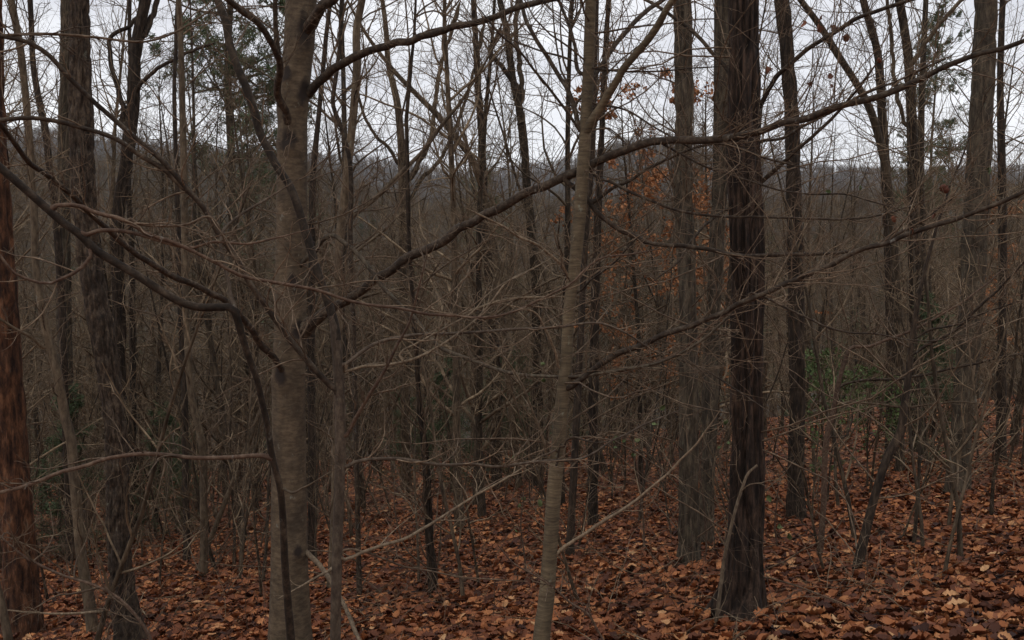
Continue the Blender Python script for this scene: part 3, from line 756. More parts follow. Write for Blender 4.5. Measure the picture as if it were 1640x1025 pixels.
mtree('grey_tree', 'pale brown trunk standing half behind the dark furrowed trunk', 'tree', 14, [(112, 760, 25), (108, 660, 24), (103, 520, 24), (102, 400, 23), (102, 300, 21), (104, 160, 19), (106, 0, 18)], 'greyoak', style='ridged', rows=160, ext=9)
Q = mtree('forked_tree', 'dark forked tree with a hooked side stem, right of the dark furrowed trunk', 'tree', 14, [(196, 800, 22), (192, 600, 21), (191, 500, 21), (190, 341, 21), (198, 290, 21), (205, 239, 21), (212, 170, 21), (215, 119, 20), (222, 51, 19), (233, -3, 18)], 'darktrunk', style='ridged', rows=160, ext=8)
Q.branch([(199, 200), (198, 171), (188, 140), (180, 110), (176, 80), (177, 60), (185, 52), (205, 45), (218, 30)], 9, 6, dY=.3, mat='darktrunk', twigs=3, tl=(.3, 1.0))
Q.branch([(215, 148), (225, 135), (250, 112), (275, 98), (300, 84), (335, 72)], 7, 4, dY=-.5, mat='darktrunk', twigs=4, tl=(.3, 1.0), lev=3)
Q.branch([(224, 60), (238, 40), (245, 20), (252, -3)], 10, 8, dY=.2, mat='darktrunk', twigs=3, tl=(.3, 1.0))
mtree('slender_tree', 'slender tan pole-like tree midway between the dark furrowed trunk and the tall smooth trunk', 'tree', 10.5, [(324, 1010, 13), (326, 931, 12), (326, 811, 12), (323, 709, 12), (307, 637, 11), (300, 542, 11), (297, 484, 11), (296, 347, 11), (294, 256, 11), (292, 171, 10), (290, 85, 9), (286, -3, 9)], 'tantrunk', rows=140, shoots=2.4, ext=5)
mtree('slender_tree', 'thin dark tree leaning left at the far left, beside the pale curving sapling', 'tree', 13, [(104, 640, 12), (97, 450, 12), (88, 330, 12), (80, 273, 11), (72, 205, 11), (61, 154, 10), (53, 102, 9), (50, 34, 8), (48, -3, 8)], 'darktrunk', shoots=2.0, ext=5)
mtree('slender_tree', 'narrow blackish stem close on the right of the dark furrowed trunk', 'tree', 15, [(213, 775, 11), (213, 620, 11), (212, 520, 10), (211, 400, 9), (206, 300, 8), (210, 180, 7), (207, 40, 6)], 'darktrunk', shoots=1.5)
mtree('slender_tree', 'thin blackish stem just left of the slender tan pole', 'tree', 12, [(298, 960, 11), (299, 850, 11), (297, 760, 11), (296, 650, 10), (290, 520, 9), (286, 380, 8), (280, 200, 7)], 'darktrunk', shoots=1.8, ext=4)
mtree('grey_tree', 'pale grey pole rising close behind the forked sapling', 'tree', 9.0, [(530, 1000, 17), (538, 800, 16), (541, 640, 15), (542, 480, 14), (543, 398, 14), (553, 307, 14), (560, 239, 13), (567, 171, 13), (572, 102, 13), (571, 51, 12), (580, -3, 12)], 'tantrunk', style='smooth', rows=200, shoots=1.5, ext=6)
mtree('slender_tree', 'thin black sinuous stem crossing the pale grey pole behind the forked sapling', 'sapling', 8.5, [(566, 520, 8), (561, 380, 8), (558, 246, 7), (547, 205, 7), (533, 164, 7), (536, 137, 7), (543, 85, 7), (547, -3, 6)], 'limb', shoots=3, L=(.3, 1.0), ext=3)
mtree('slender_tree', 'narrow dark trunk tucked against the right side of the tall smooth trunk', 'tree', 11, [(497, 935, 14), (500, 800, 14), (500, 700, 13), (498, 560, 13), (500, 420, 11), (502, 270, 10), (510, 190, 8), (522, 60, 7)], 'darktrunk', shoots=1.5, ext=5)
T1 = mtree('branching_tree', 'many-branched tree against the sky at upper centre-left, its stems spreading like a fan', 'tree', 19, [(650, 690, 15), (648, 500, 15), (645, 350, 14), (644, 273, 13), (642, 222, 12), (636, 164, 11), (622, 102, 9), (618, 44, 8), (612, -3, 7)], 'mid', shoots=2.5, L=(1.0, 3.5), ext=5, up=.14)
T1.branch([(645, 300), (665, 270), (690, 220), (697, 160), (705, 110), (720, 60), (735, 10)], 9, 5, dY=.6, mat='mid', twigs=2.5, tl=(.6, 1.6), lev=3)
T1.branch([(640, 262), (625, 240), (600, 215), (580, 175), (570, 130)], 6, 4, dY=-.5, mat='mid', twigs=2.5, tl=(.6, 1.6), lev=3)
T1.branch([(646, 330), (672, 290), (700, 262), (735, 190), (760, 110), (775, 40)], 7, 4, dY=1.0, mat='mid', twigs=2.5, tl=(.6, 1.6), lev=3)
mtree('leaning_tree', 'dark tree leaning steeply left across the white sky at upper centre', 'tree', 17, [(790, 380, 11), (772, 300, 11), (755, 253, 11), (728, 218, 10), (700, 184, 9), (670, 154, 8), (636, 119, 7), (612, 90, 6)], 'mid', shoots=2.5, L=(.8, 2.2), ext=2, crown=5, up=.16)
mtree('leaning_tree', 'thin pale trunk slanting up to the right across the dim woods at upper centre', 'sapling', 11, [(520, 395, 8), (564, 348, 7), (605, 314, 7), (646, 273, 7), (680, 239, 6), (707, 201, 6), (735, 167, 5), (765, 120, 4)], 'tantrunk', shoots=2.5, L=(.3, 1.2), ext=1.2, crown=3)
U = mtree('forked_tree', 'grey tree with two close parallel stems left of the slim olive-grey tree', 'tree', 17, [(862, 700, 17), (860, 560, 16), (857, 432, 16), (848, 341, 15), (843, 290, 14), (838, 222, 14), (831, 171, 13), (820, 119, 12), (812, 51, 11), (800, -3, 10)], 'mid', style='ridged', rows=160, shoots=1.8, L=(.8, 2.4), up=.14)
U.branch([(834, 195), (836, 150), (832, 100), (826, 50), (830, -3)], 9, 7, dY=.3, mat='mid', twigs=2, tl=(.5, 1.5), lev=3)
U.branch([(826, 140), (812, 118), (795, 95), (783, 78), (793, 65), (800, 48)], 9, 5, dY=-.2, mat='darktrunk', twigs=2, tl=(.4, 1.0), lev=3)
mtree('slender_tree', 'straight dark trunk in the dim middle of the woods, left of the slim olive-grey tree', 'tree', 18, [(795, 720, 18), (792, 560, 17), (782, 420, 16), (776, 330, 14), (772, 230, 12), (765, 120, 11), (758, -3, 9)], 'darktrunk', style='ridged', rows=120, shoots=1.4, L=(.8, 2.0))
mtree('slender_tree', 'dark trunk close behind and right of the slim olive-grey tree', 'tree', 11.5, [(950, 800, 17), (950, 680, 17), (952, 560, 16), (955, 430, 15), (957, 350, 13), (962, 250, 11), (968, 120, 10), (975, -3, 9)], 'darktrunk', style='ridged', rows=140, shoots=1.5)
mtree('slender_tree', 'narrow black stem hidden half behind the slim olive-grey tree', 'tree', 9.5, [(912, 900, 13), (918, 780, 12), (925, 640, 12), (932, 500, 11), (938, 380, 10), (948, 260, 9), (953, 100, 8)], 'darktrunk', shoots=1.5, ext=5)
mtree('crooked_tree', 'dark crooked trunk standing on leaf litter at lower centre, left of the slim olive-grey tree', 'tree', hit(692, 955), [(694, 955, 17), (688, 860, 15), (685, 800, 13), (682, 740, 12), (672, 650, 10), (665, 540, 9), (655, 400, 8)], 'darktrunk', style='ridged', rows=120, shoots=2, ext=5)
H = mtree('grey_tree', 'straight greenish-grey trunk left of the big dark shaggy trunk', 'tree', hit(1104, 905), [(1103, 905, 36), (1103, 820, 33), (1103, 700, 33), (1102, 560, 32), (1100, 430, 32), (1095, 330, 32), (1096, 200, 31), (1095, 100, 31), (1093, -3, 30)], 'greyoak', style='ridged', rows=200, shoots=1.4, L=(.5, 1.8), ext=9)
mtree('grey_tree', 'grey trunk showing as a strip along the left of the big dark shaggy trunk', 'tree', 9.4, [(1128, 885, 28), (1131, 800, 27), (1137, 640, 27), (1143, 480, 26), (1151, 330, 26), (1156, 200, 27), (1158, 100, 28), (1158, -3, 28)], 'greyoak', style='ridged', rows=220, shoots=.8, ext=9)
J = mtree('grey_tree', 'mid-sized dark grey trunk just right of the big dark shaggy trunk, leaning slightly left', 'tree', hit(1274, 835), [(1275, 835, 31), (1275, 760, 27), (1277, 660, 26), (1275, 500, 27), (1272, 330, 26), (1267, 170, 23), (1258, 60, 24), (1252, -3, 24)], 'darktrunk', style='ridged', rows=190, shoots=2.2, L=(.6, 2.2), ext=8)
K = mtree('grey_tree', 'stout grey-brown trunk near the right edge of the picture', 'tree', hit(1536, 790), [(1534, 792, 38), (1539, 690, 34), (1548, 600, 37), (1558, 450, 40), (1564, 340, 40), (1572, 170, 38), (1576, 80, 37), (1580, -3, 37)], 'greyoak', style='ridged', rows=200, shoots=2.4, L=(.6, 2.6), ext=9)
mtree('slender_tree', 'thin dark trunk right of the stout grey-brown trunk at the right edge', 'tree', 14, [(1603, 740, 16), (1604, 600, 14), (1606, 400, 13), (1604, 250, 12), (1602, 120, 10), (1606, -3, 9)], 'darktrunk', shoots=1.8)
L1 = mtree('slender_tree', 'dark trunk curving gently left, first of the close clump in the upper right', 'tree', 16, [(1428, 640, 19), (1426, 450, 18), (1422, 341, 17), (1418, 273, 16), (1412, 170, 15), (1405, 85, 13), (1381, -3, 12)], 'darktrunk', style='ridged', rows=140, shoots=3.2, L=(.8, 3.0), up=.14)
L2 = mtree('slender_tree', 'darkest and thickest trunk of the close clump in the upper right', 'tree', 16.5, [(1468, 660, 21), (1466, 500, 19), (1462, 341, 18), (1461, 273, 17), (1459, 170, 16), (1453, 78, 15), (1440, -3, 14)], 'darktrunk', style='ridged', rows=140, shoots=3.2, L=(.8, 3.0), up=.14)
L2.branch([(1453, 130), (1458, 110), (1475, 80), (1500, 45), (1530, 10), (1545, -3)], 8, 6, dY=-.4, mat='tantrunk', twigs=2, tl=(.5, 1.3), lev=3)
L2.branch([(1457, 200), (1440, 165), (1432, 120), (1428, 60), (1420, -3)], 7, 5, dY=.3, mat='mid', twigs=2, tl=(.5, 1.3), lev=3)
mtree('slender_tree', 'straight narrow trunk just right of the darkest trunk in the upper right clump', 'tree', 18, [(1478, 600, 12), (1476, 400, 12), (1474, 273, 11), (1476, 170, 10), (1480, 60, 9), (1483, -3, 8)], 'mid', shoots=2, L=(.6, 2.0), up=.14)
mtree('leaning_tree', 'grey trunk leaning far left between the mid-sized grey trunk and the upper right clump', 'tree', 14, [(1440, 560, 13), (1432, 400, 13), (1412, 240, 12), (1391, 170, 12), (1371, 133, 11), (1343, 89, 11), (1313, 41, 10), (1280, -3, 9)], 'mid', shoots=2, L=(.5, 1.8), ext=4, crown=6, up=.14)
S2 = mtree('leaning_sapling', 'blackish sapling leaning right out of the leaf litter in front of the right-hand slope', 'sapling', hit(1374, 912), [(1374, 912, 15), (1388, 846, 14), (1405, 781, 13), (1422, 730, 14), (1442, 692, 14), (1448, 650, 12), (1455, 600, 10), (1459, 560, 9), (1466, 510, 8), (1475, 460, 6), (1490, 400, 5)], 'darktrunk', shoots=1.0, ext=1.2, crown=4, rows=120)
S2.branch([(1457, 568), (1490, 550), (1528, 531), (1562, 497), (1596, 466), (1640, 420)], 6, 3, dY=-.5, mat='limb', twigs=6, tl=(.15, .5), lev=3)
S2.branch([(1462, 540), (1490, 528), (1530, 520), (1580, 500), (1640, 480)], 4, 2.5, dY=-.4, twigs=6, tl=(.15, .5))
S3 = mtree('sapling', 'small brown sapling with long level branches reaching right, left of the leaning blackish sapling', 'sapling', hit(1313, 893), [(1313, 893, 9), (1319, 811, 9), (1326, 692, 9), (1336, 654, 8), (1343, 613, 8), (1351, 585, 7), (1364, 557, 6), (1391, 555, 5), (1418, 545, 5), (1446, 535, 4.5), (1473, 523, 4), (1507, 504, 4), (1541, 484, 3.5), (1579, 456, 3)], 'red', shoots=1.0, L=(.1, .5), ext=.4, crown=0, rows=120)
S3.branch([(1344, 620), (1391, 608), (1439, 607), (1490, 598), (1528, 589), (1569, 581), (1610, 571), (1640, 566)], 5, 3, dY=-.7, twigs=6, tl=(.15, .5), lev=3)
S3.branch([(1337, 648), (1347, 646), (1405, 647), (1446, 652), (1493, 647), (1551, 644), (1579, 649)], 4, 2, dY=-.4, mat='tantrunk', twigs=5, tl=(.1, .4))
S3.branch([(1330, 700), (1352, 700), (1365, 670), (1362, 640), (1366, 615)], 3, 2, dY=.2, twigs=4, tl=(.1, .3))
from mathutils import Euler, Matrix
# ------------------------------------------------------------------ kinds of woodland tree, each built once and copied
def leaf_quads(pos, size, rng, droop=.0, aspect=.45):
    """A folded leaf (two triangles) at every position."""
    K = len(pos)
    d = unit(rng.normal(size=(K, 3)) + np.array([0, 0, -droop]))
    s = unit(np.cross(d, rng.normal(size=(K, 3))))
    L = (size * rng.uniform(.6, 1.3, K))[:, None]
    a = pos; b = pos + d * L * .5 + s * L * aspect; c = pos + d * L; e = pos + d * L * .5 - s * L * aspect
    V = np.stack([a, b, c, e], 1).reshape(-1, 3)
    i = np.arange(K)[:, None] * 4
    Ft = np.concatenate([i + np.array([0, 1, 2]), i + np.array([0, 2, 3])])
    return V, Ft, np.repeat(rng.random(K), 4)

TOP = {}
def wood(seed, H, r0, clear, nl, sub=(7, 6, 3), ang=(35, 65), up=.06, lrel=(.22, .42), lean=.03, segs=16, shrink=.6, forks=0, tm='mid', cm='midtwig', sides=9, leaves=None, needles=None, thick=1.0):
    rng = np.random.default_rng(seed)
    n = segs
    d = unit(np.array([rng.normal() * lean, rng.normal() * lean, 1.0])); p = np.zeros(3); pts = [p + np.array([0, 0, -.25])]
    for i in range(1, n):
        d = unit(d + rng.normal(size=3) * np.array([.035, .035, 0]) + np.array([0, 0, .03]))
        p = p + d * H / (n - 1); pts.append(p.copy())
    tr = np.array(pts)[None]
    t = np.linspace(0, 1, n)
    R = (r0 * (1 - t) ** .75 + .012 * r0 / .1 * 0 + .004)[None]
    R[0, 0] *= 1.35
    trs, Rs = [tr], [R]
    stems_p, stems_r = tr, R
    if forks:
        fp, fr = children(tr, R, forks, rng, .25, .55, L=(H * .45, H * .65), n=n, ang=(12, 28), wander=.04, up=.05, rs=.75, rtip=.004, shrink=.3)
        stems_p = np.concatenate([tr, fp]); stems_r = np.concatenate([R, fr])
    tv = tubes(stems_p, stems_r, sides)
    tm_ = make_mesh('trunk', *tv, mat=M[tm])
    b1 = children(stems_p, stems_r, nl / len(stems_p), rng, clear, .98, L=(H * lrel[0], H * lrel[1]), n=9, ang=ang, wander=.13, up=up, rs=.55, rtip=.0022 * thick, shrink=shrink, slim=.014 * thick)
    b2 = children(*b1, sub[0], rng, n=6, Lrel=(.3, .6), wander=.18, up=up, rtip=.0018 * thick, slim=.010 * thick)
    parts = [tubes(*b1, 4), tubes(*b2, 3)]
    last = b2
    if sub[1]:
        b3 = children(*b2, sub[1], rng, n=5, Lrel=(.35, .7), wander=.2, up=up, rtip=.0014 * thick, slim=.007 * thick)
        parts.append(tubes(*b3, 3)); last = b3
        if len(sub) > 2 and sub[2]:
            b4 = children(*b3, sub[2], rng, n=4, Lrel=(.4, .8), wander=.2, up=up, rtip=.0013 * thick, slim=.006 * thick)
            parts.append(tubes(*b4, 3)); last = b4
    TOP[len(TOP)] = tuple(tr[0, -1])
    cr = make_mesh('crown', *merge(parts), mat=M[cm])
    lf = None
    if leaves:
        cnt, size, mat = leaves
        q = last[0]
        if mat == 'rust': q = q[vnoise(q[:, 0] * .9 + 17) > .52]      # leaves hang on in clusters
        q = q.reshape(-1, 3)
        q = q[rng.integers(0, len(q), cnt)]
        V, Ft, tint = leaf_quads(q + rng.normal(size=q.shape) * .02, np.full(cnt, size), rng, droop=1.0)
        lf = make_mesh('leaves', V, Ft=Ft, mat=M[mat], attr=tint, smooth=False)
    if needles:
        per, size, mat = needles
        q = last[0]; K, m, _ = q.shape
        f = rng.random((K, per)) * (m - 1.001); i0 = f.astype(int); w = (f - i0)[..., None]
        k = np.arange(K)[:, None]
        pos = (q[k, i0] * (1 - w) + q[k, i0 + 1] * w).reshape(-1, 3)
        V, Ft, tint = leaf_quads(pos, np.full(len(pos), size), rng, droop=.1, aspect=.11)
        lf = make_mesh('needles', V, Ft=Ft, mat=M[mat], attr=tint, smooth=False)
    return tm_, cr, lf

KIND = {}
for k, (s, H, r) in enumerate([(1, 19, .15), (2, 22, .19), (3, 17, .12)]):
    KIND['tall%d' % k] = wood(s, H, r, .22, 38, sub=(7, 4.5, 1.6), up=.07, segs=18, forks=(0, 1.2, 0)[k])
for k, (s, H, r, f) in enumerate([(11, 8, .045, 1.4), (12, 10, .06, 0), (13, 6.5, .032, 2.2), (14, 9, .05, .8)]):
    KIND['under%d' % k] = wood(s, H, r, .10, 42, sub=(6, 4.0, 1.4), ang=(35, 70), up=.06, lrel=(.16, .34), segs=14, forks=f, sides=7, tm='mid')
for k, (s, H, r, f) in enumerate([(21, 2.2, .010, 1.5), (22, 3.2, .014, 0), (23, 1.6, .008, 2.6), (24, 2.7, .012, 1)]):
    KIND['stalk%d' % k] = wood(s, H, r, .12, 13, sub=(3, 2.0), ang=(25, 60), up=.08, lrel=(.14, .32), segs=10, forks=f, sides=6, tm='mid', cm='midtwig', lean=.10)
for k, (s, H, r) in enumerate([(31, 3.4, .04), (32, 5.5, .06)]):
    KIND['conifer%d' % k] = wood(s, H, r, .05, 70, sub=(9, 0), ang=(60, 90), up=-.01, lrel=(.24, .40), segs=12, shrink=.8, needles=(16, .075, 'needle'))
KIND['farcon'] = wood(36, 10, .10, .05, 50, sub=(8, 0), ang=(60, 90), up=-.01, lrel=(.16, .28), segs=10, shrink=.85, needles=(14, .45, 'needle'))
KIND['pine'] = wood(35, 20, .13, .30, 80, sub=(9, 5), ang=(50, 95), up=.04, lrel=(.09, .17), segs=18, shrink=.5, needles=(22, .10, 'needle'))
for k, (s, H, r) in enumerate([(51, 18, .15), (52, 20, .17), (53, 16, .13)]):
    KIND['far%d' % k] = wood(s, H, r, .25, 34, sub=(6, 5, 0), up=.07, segs=10, sides=5, thick=2.6)
KIND['rusty'] = wood(41, 8.0, .05, .22, 38, sub=(6, 4), ang=(50, 85), up=.03, lrel=(.18, .36), segs=14, leaves=(4600, .062, 'rust'))
KIND['shrub'] = wood(45, 2.2, .014, .05, 26, sub=(5, 3), ang=(30, 70), up=.05, lrel=(.25, .5), segs=9, forks=3, leaves=(1900, .045, 'green'))

for _i, _k in enumerate(list(KIND)): TOP[_k] = TOP[_i]
def plant(kind, x, y, rz, sc, name, label, cat, group=None, lean=(0, 0)):
    t, c, l = KIND[kind]
    r = empty(name, (x, y, float(ground(x, y))), label, cat, group)
    r.rotation_euler = (lean[0], lean[1], rz)
    r.scale = (sc, sc, sc)
    obj('trunk' if not kind.startswith('stalk') else 'stem', t, r)
    tag(obj('crown' if not kind.startswith('stalk') else 'twigs', c, r), kind='stuff')
    if l: tag(obj(l.name.split('.')[0], l, r), kind='stuff')
    return r

def at_px(px, Y):
    return CAM[0] + (px - PX_W / 2) / F_PX * Y / _cp

# evergreens and leafy trees one can pick out
def spot(kind, px, Y, sc, name, label, cat, rz=0.):
    x = at_px(px, Y)
    return plant(kind, x, Y, rz, sc, name, label, cat)
spot('pine', 374, 26, 1.1, 'pine_tree', 'dark needled pine against the sky left of the tall smooth trunk', 'tree')
spot('conifer0', 240, 15, .62, 'conifer_sapling', 'dim green young conifer low down close right of the furrowed trunk', 'conifer', 1.)
spot('conifer0', 283, 16, .50, 'conifer_sapling', 'small green conifer just left of the slender tan pole', 'conifer', 1.9)
spot('conifer0', 86, 13.5, .70, 'conifer_sapling', 'dark young conifer glimpsed between the reddish trunk and the pale curving sapling', 'conifer', 2.)
spot('conifer0', 722, 18, .72, 'conifer_sapling', 'dark green bushy conifer in the hollow right of the crooked trunk', 'conifer', 3.)
spot('conifer0', 780, 19, .72, 'conifer_sapling', 'low dark conifer in the hollow, middle one of three', 'conifer', .7)
spot('conifer0', 845, 19, .75, 'conifer_sapling', 'small dark conifer just left of the slim olive-grey tree', 'conifer', 4.)
spot('conifer0', 650, 20, .62, 'conifer_sapling', 'small dark conifer just left of the crooked trunk', 'conifer', 5.5)
spot('conifer0', 1500, 15, .75, 'conifer_sapling', 'dark young conifer in front of the stout trunk near the right edge', 'conifer', 5.)
spot('conifer1', 690, 48, 1.9, 'conifer_tree', 'olive-green conifer further down the slope, above the bushy one at the centre', 'conifer', 1.5)
spot('pine', 1500, 42, .85, 'pine_tree', 'pine with sparse tufts left of the stout trunk near the right edge', 'tree', .8)
spot('pine', 800, 60, .9, 'pine_tree', 'distant pine against the pale sky between the smooth trunks', 'tree', 2.8)
spot('rusty', 1030, 15.5, .80, 'russet_leaved_tree', 'small tree hung with dry orange leaves, left of the straight greenish-grey trunk', 'tree', .4)
spot('rusty', 1140, 17, .85, 'russet_leaved_tree', 'orange-leaved tree peeping out between the greenish-grey trunk and the big shaggy trunk', 'tree', 2.1)
spot('rusty', 985, 22, .85, 'russet_leaved_tree', 'faint orange-leaved tree close on the right of the slim olive-grey tree', 'tree', 4.1)
spot('rusty', 1600, 30, .8, 'russet_leaved_tree', 'orange-leaved tree at the right edge of the picture', 'tree', 5.1)
spot('shrub', 1325, 12, .85, 'green_shrub', 'bright green leafy shrub low among the twigs, right of the mid-sized dark grey trunk', 'shrub', .3)
spot('shrub', 1396, 12.5, .75, 'green_shrub', 'smaller green shrub beside the foot of the leaning blackish sapling', 'shrub', 1.3)

# the crowd of bare trees down the slope
used = [(*o.location[:2],) for o in COL.objects if o.type == 'EMPTY']
def free(x, y, dmin):
    return all((x - a) ** 2 + (y - b) ** 2 > dmin * dmin for a, b in used)
def scatter(n, y0, y1, kinds, name, label, cat, group, dmin, sc=(.8, 1.2), margin=3.0, bias=1.0, side=.53, tilt=.05):
    k = tries = 0
    while k < n and tries < n * 60:
        tries += 1
        y = y0 + (y1 - y0) * RNG.random() ** bias
        x = RNG.uniform(-1, 1) * (side * y + margin)
        if not free(x, y, dmin): continue
        used.append((x, y))
        plant(kinds[int(RNG.integers(len(kinds)))], x, y, RNG.uniform(0, 6.28), RNG.uniform(*sc), name, label, cat, group,
              (RNG.normal() * tilt, RNG.normal() * tilt))
        k += 1
LAND = [(25, 'the russet trunk'), (190, 'the furrowed trunk'), (463, 'the tall smooth trunk'), (680, 'the crooked trunk'), (885, 'the olive-grey tree'),
        (1103, 'the greenish-grey trunk'), (1275, 'the leaning grey trunk'), (1400, 'the leaning sapling'), (1540, 'the stout trunk')]
def where(px):
    lo = [n for p, n in LAND if p <= px]; hi = [n for p, n in LAND if p > px]
    if not lo: return 'left of ' + hi[0]
    if not hi: return 'right of ' + lo[-1]
    return 'between %s and %s' % (lo[-1], hi[0])
def thicket(x, y):
    """How thickly brush grows: in clumps, thinner on the open leafy bank to the right."""
    cl = .25 + .75 * sstep(.38, .60, vnoise(np.stack([np.asarray(x, float) / 3.5 + 40, np.asarray(y, float) / 4.5 + 40, np.asarray(x) * 0 + .4], -1)))
    return cl * (1 - .60 * sstep(.12, .30, np.asarray(x, float) / np.asarray(y, float)) * (np.asarray(y) < 26))
CROWD = []
def crowd(n, y0, y1, kinds, name, text, cat, dmin, sc=(.8, 1.2), margin=3.0, bias=1.0, side=.53, tilt=.05):
    """text maps each kind to its wording; neighbours nothing tells apart share label and group."""
    k = tries = 0
    while k < n and tries < n * 120:
        tries += 1
        y = y0 + (y1 - y0) * RNG.random() ** bias
        x = RNG.uniform(-1, 1) * (side * y + margin)
        if RNG.random() > thicket(x, y): continue
        if not free(x, y, dmin): continue
        used.append((x, y))
        kd = kinds[int(RNG.integers(len(kinds)))]
        px = float(P_inv(np.array([[x, y, ground(x, y)]]))[0, 0])
        eu = Euler((RNG.normal() * tilt, RNG.normal() * tilt, RNG.uniform(0, 6.28)))
        tv = eu.to_matrix() @ Vector(TOP[kd])
        ln = tv.x / max(tv.z, .1)
        word = 'upright ' if abs(ln) < .06 else ('left-leaning ' if ln < 0 else 'right-leaning ')
        lab = word + text[kd] + ' ' + where(px)
        CROWD.append((lab, px, y, plant(kd, x, y, eu.z, RNG.uniform(*sc), name, lab, cat, lab, (eu.x, eu.y))))
        k += 1
TALL = ['tall0', 'tall1', 'tall2']
UNDER = ['under0', 'under1', 'under2', 'under3']
STALK = ['stalk0', 'stalk1', 'stalk2', 'stalk3']
def words(kinds, a, b, forked):
    return {k: (b if k in forked else a) for k in kinds}
crowd(8, 22, 45, TALL, 'bare_tree', words(TALL, 'tall straight bare tree', 'tall forked bare tree', ('tall1',)), 'tree', 2.2, sc=(.55, .85))
crowd(30, 50, 100, TALL, 'bare_tree', words(TALL, 'distant straight tree', 'distant forked tree', ('tall1',)), 'tree', 2.6, sc=(.6, 1.0))
crowd(150, 11, 34, UNDER, 'understory_tree', words(UNDER, 'thin single-stemmed tree', 'thin forked tree', ('under0', 'under2', 'under3')), 'tree', .9, sc=(.7, 1.1), tilt=.08)
crowd(130, 32, 85, UNDER, 'understory_tree', words(UNDER, 'small far single-stemmed tree', 'small far forked tree', ('under0', 'under2', 'under3')), 'tree', 1.2, sc=(.85, 1.3), tilt=.07)
crowd(195, 6.8, 18, STALK, 'bare_seedling', words(STALK, 'straight bare seedling', 'forking bare seedling', ('stalk0', 'stalk2', 'stalk3')), 'seedling', .22, sc=(.7, 1.25), margin=.8, bias=.8, tilt=.14)
crowd(95, 18, 36, STALK, 'brush_stem', words(STALK, 'straight farther brush stem', 'forking farther brush stem', ('stalk0', 'stalk2', 'stalk3')), 'brush', .5, sc=(.9, 1.5), margin=1.5, tilt=.14)

ORD = ['second', 'third', 'fourth', 'fifth', 'sixth', 'seventh', 'eighth', 'ninth', 'tenth', 'eleventh']
for lab in sorted({q[0] for q in CROWD}):
    mem = sorted((q for q in CROWD if q[0] == lab), key=lambda q: q[1])
    if 1 < len(mem) <= 12 and max(q[2] for q in mem) < 34.5:
        for k, q in enumerate(mem):
            q[3]['label'] = ('leftmost ' if k == 0 else 'rightmost ' if k == len(mem) - 1 else ORD[k - 1] + '-from-left ') + lab
CON = ['conifer0', 'conifer1']
crowd(24, 38, 90, CON, 'conifer_tree', words(CON, 'olive-green far conifer', 'olive-green far conifer', ()), 'conifer', 3.0, sc=(1.2, 2.3), tilt=.03)

# tangled fine brush between the trunks
def brush(n, y0, y1, L, r, mat, seed, hmax, label, rise=.35):
    g = np.random.default_rng(seed)
    y = np.sqrt(g.uniform(y0 ** 2, y1 ** 2, n * 5)); x = g.uniform(-1, 1, n * 5) * (.53 * y + 1)
    k = np.nonzero(g.random(n * 5) < thicket(x, y))[0][:n]; x, y = x[k], y[k]; n = len(k)
    z = ground(x, y) + hmax * g.random(n) ** 1.4
    p = np.stack([x, y, z], -1)
    d = unit(g.normal(size=(n, 3)) * np.array([1, 1, .6]) + np.array([0, 0, rise]))
    ln = g.uniform(*L, n)[:, None]; m = 8
    Q = np.empty((n, m, 3)); Q[:, 0] = p
    dr = g.normal(size=(n, 3)) * .10
    for i in range(1, m):
        d = unit(d + g.normal(size=(n, 3)) * .12 + dr); Q[:, i] = Q[:, i - 1] + d * ln / (m - 1)
    R = np.linspace(1, .3, m)[None] * g.uniform(*r, n)[:, None]
    b2 = children(Q, R, 3.2, g, .1, .95, Lrel=(.2, .5), n=5, wander=.2, rtip=r[0] * .4)
    b3 = children(*b2, 1.2, g, .1, .95, Lrel=(.3, .6), n=4, wander=.25, rtip=r[0] * .35)
    V, Fq = merge([tubes(Q, R, 3), tubes(*b2, 3), tubes(*b3, 3)])
    tag(obj('brush', make_mesh('brush', V, Fq, mat=M[mat])), label, 'brush', kind='stuff')
brush(620, 8, 22, (.5, 1.8), (.0015, .0036), 'midtwig', 71, 3.2, 'tangle of fine brown twigs filling the space between the near trunks')
brush(1500, 6.2, 16, (.35, 1.3), (.0013, .0032), 'red', 75, .25, 'thin reddish-brown switches standing in the leaf litter', 1.6)
brush(750, 8, 19, (.3, 1.0), (.0011, .0024), 'midtwig', 76, 1.1, 'fine pale weed stalks and twigs over the leaf litter', .5)
brush(160, 8, 20, (.4, 1.3), (.0014, .0032), 'pale', 72, 2.6, 'scattered pale dead twigs caught among the brush')
brush(750, 20, 60, (.6, 2.2), (.003, .007), 'midtwig', 73, 5.5, 'grey-brown haze of twigs and brush further down the slope')

# far woods: nobody could count them
brush(420, 5.5, 17, (.25, 1.0), (.0025, .007), 'midtwig', 74, .05, 'fallen sticks and twigs lying in the leaf litter')

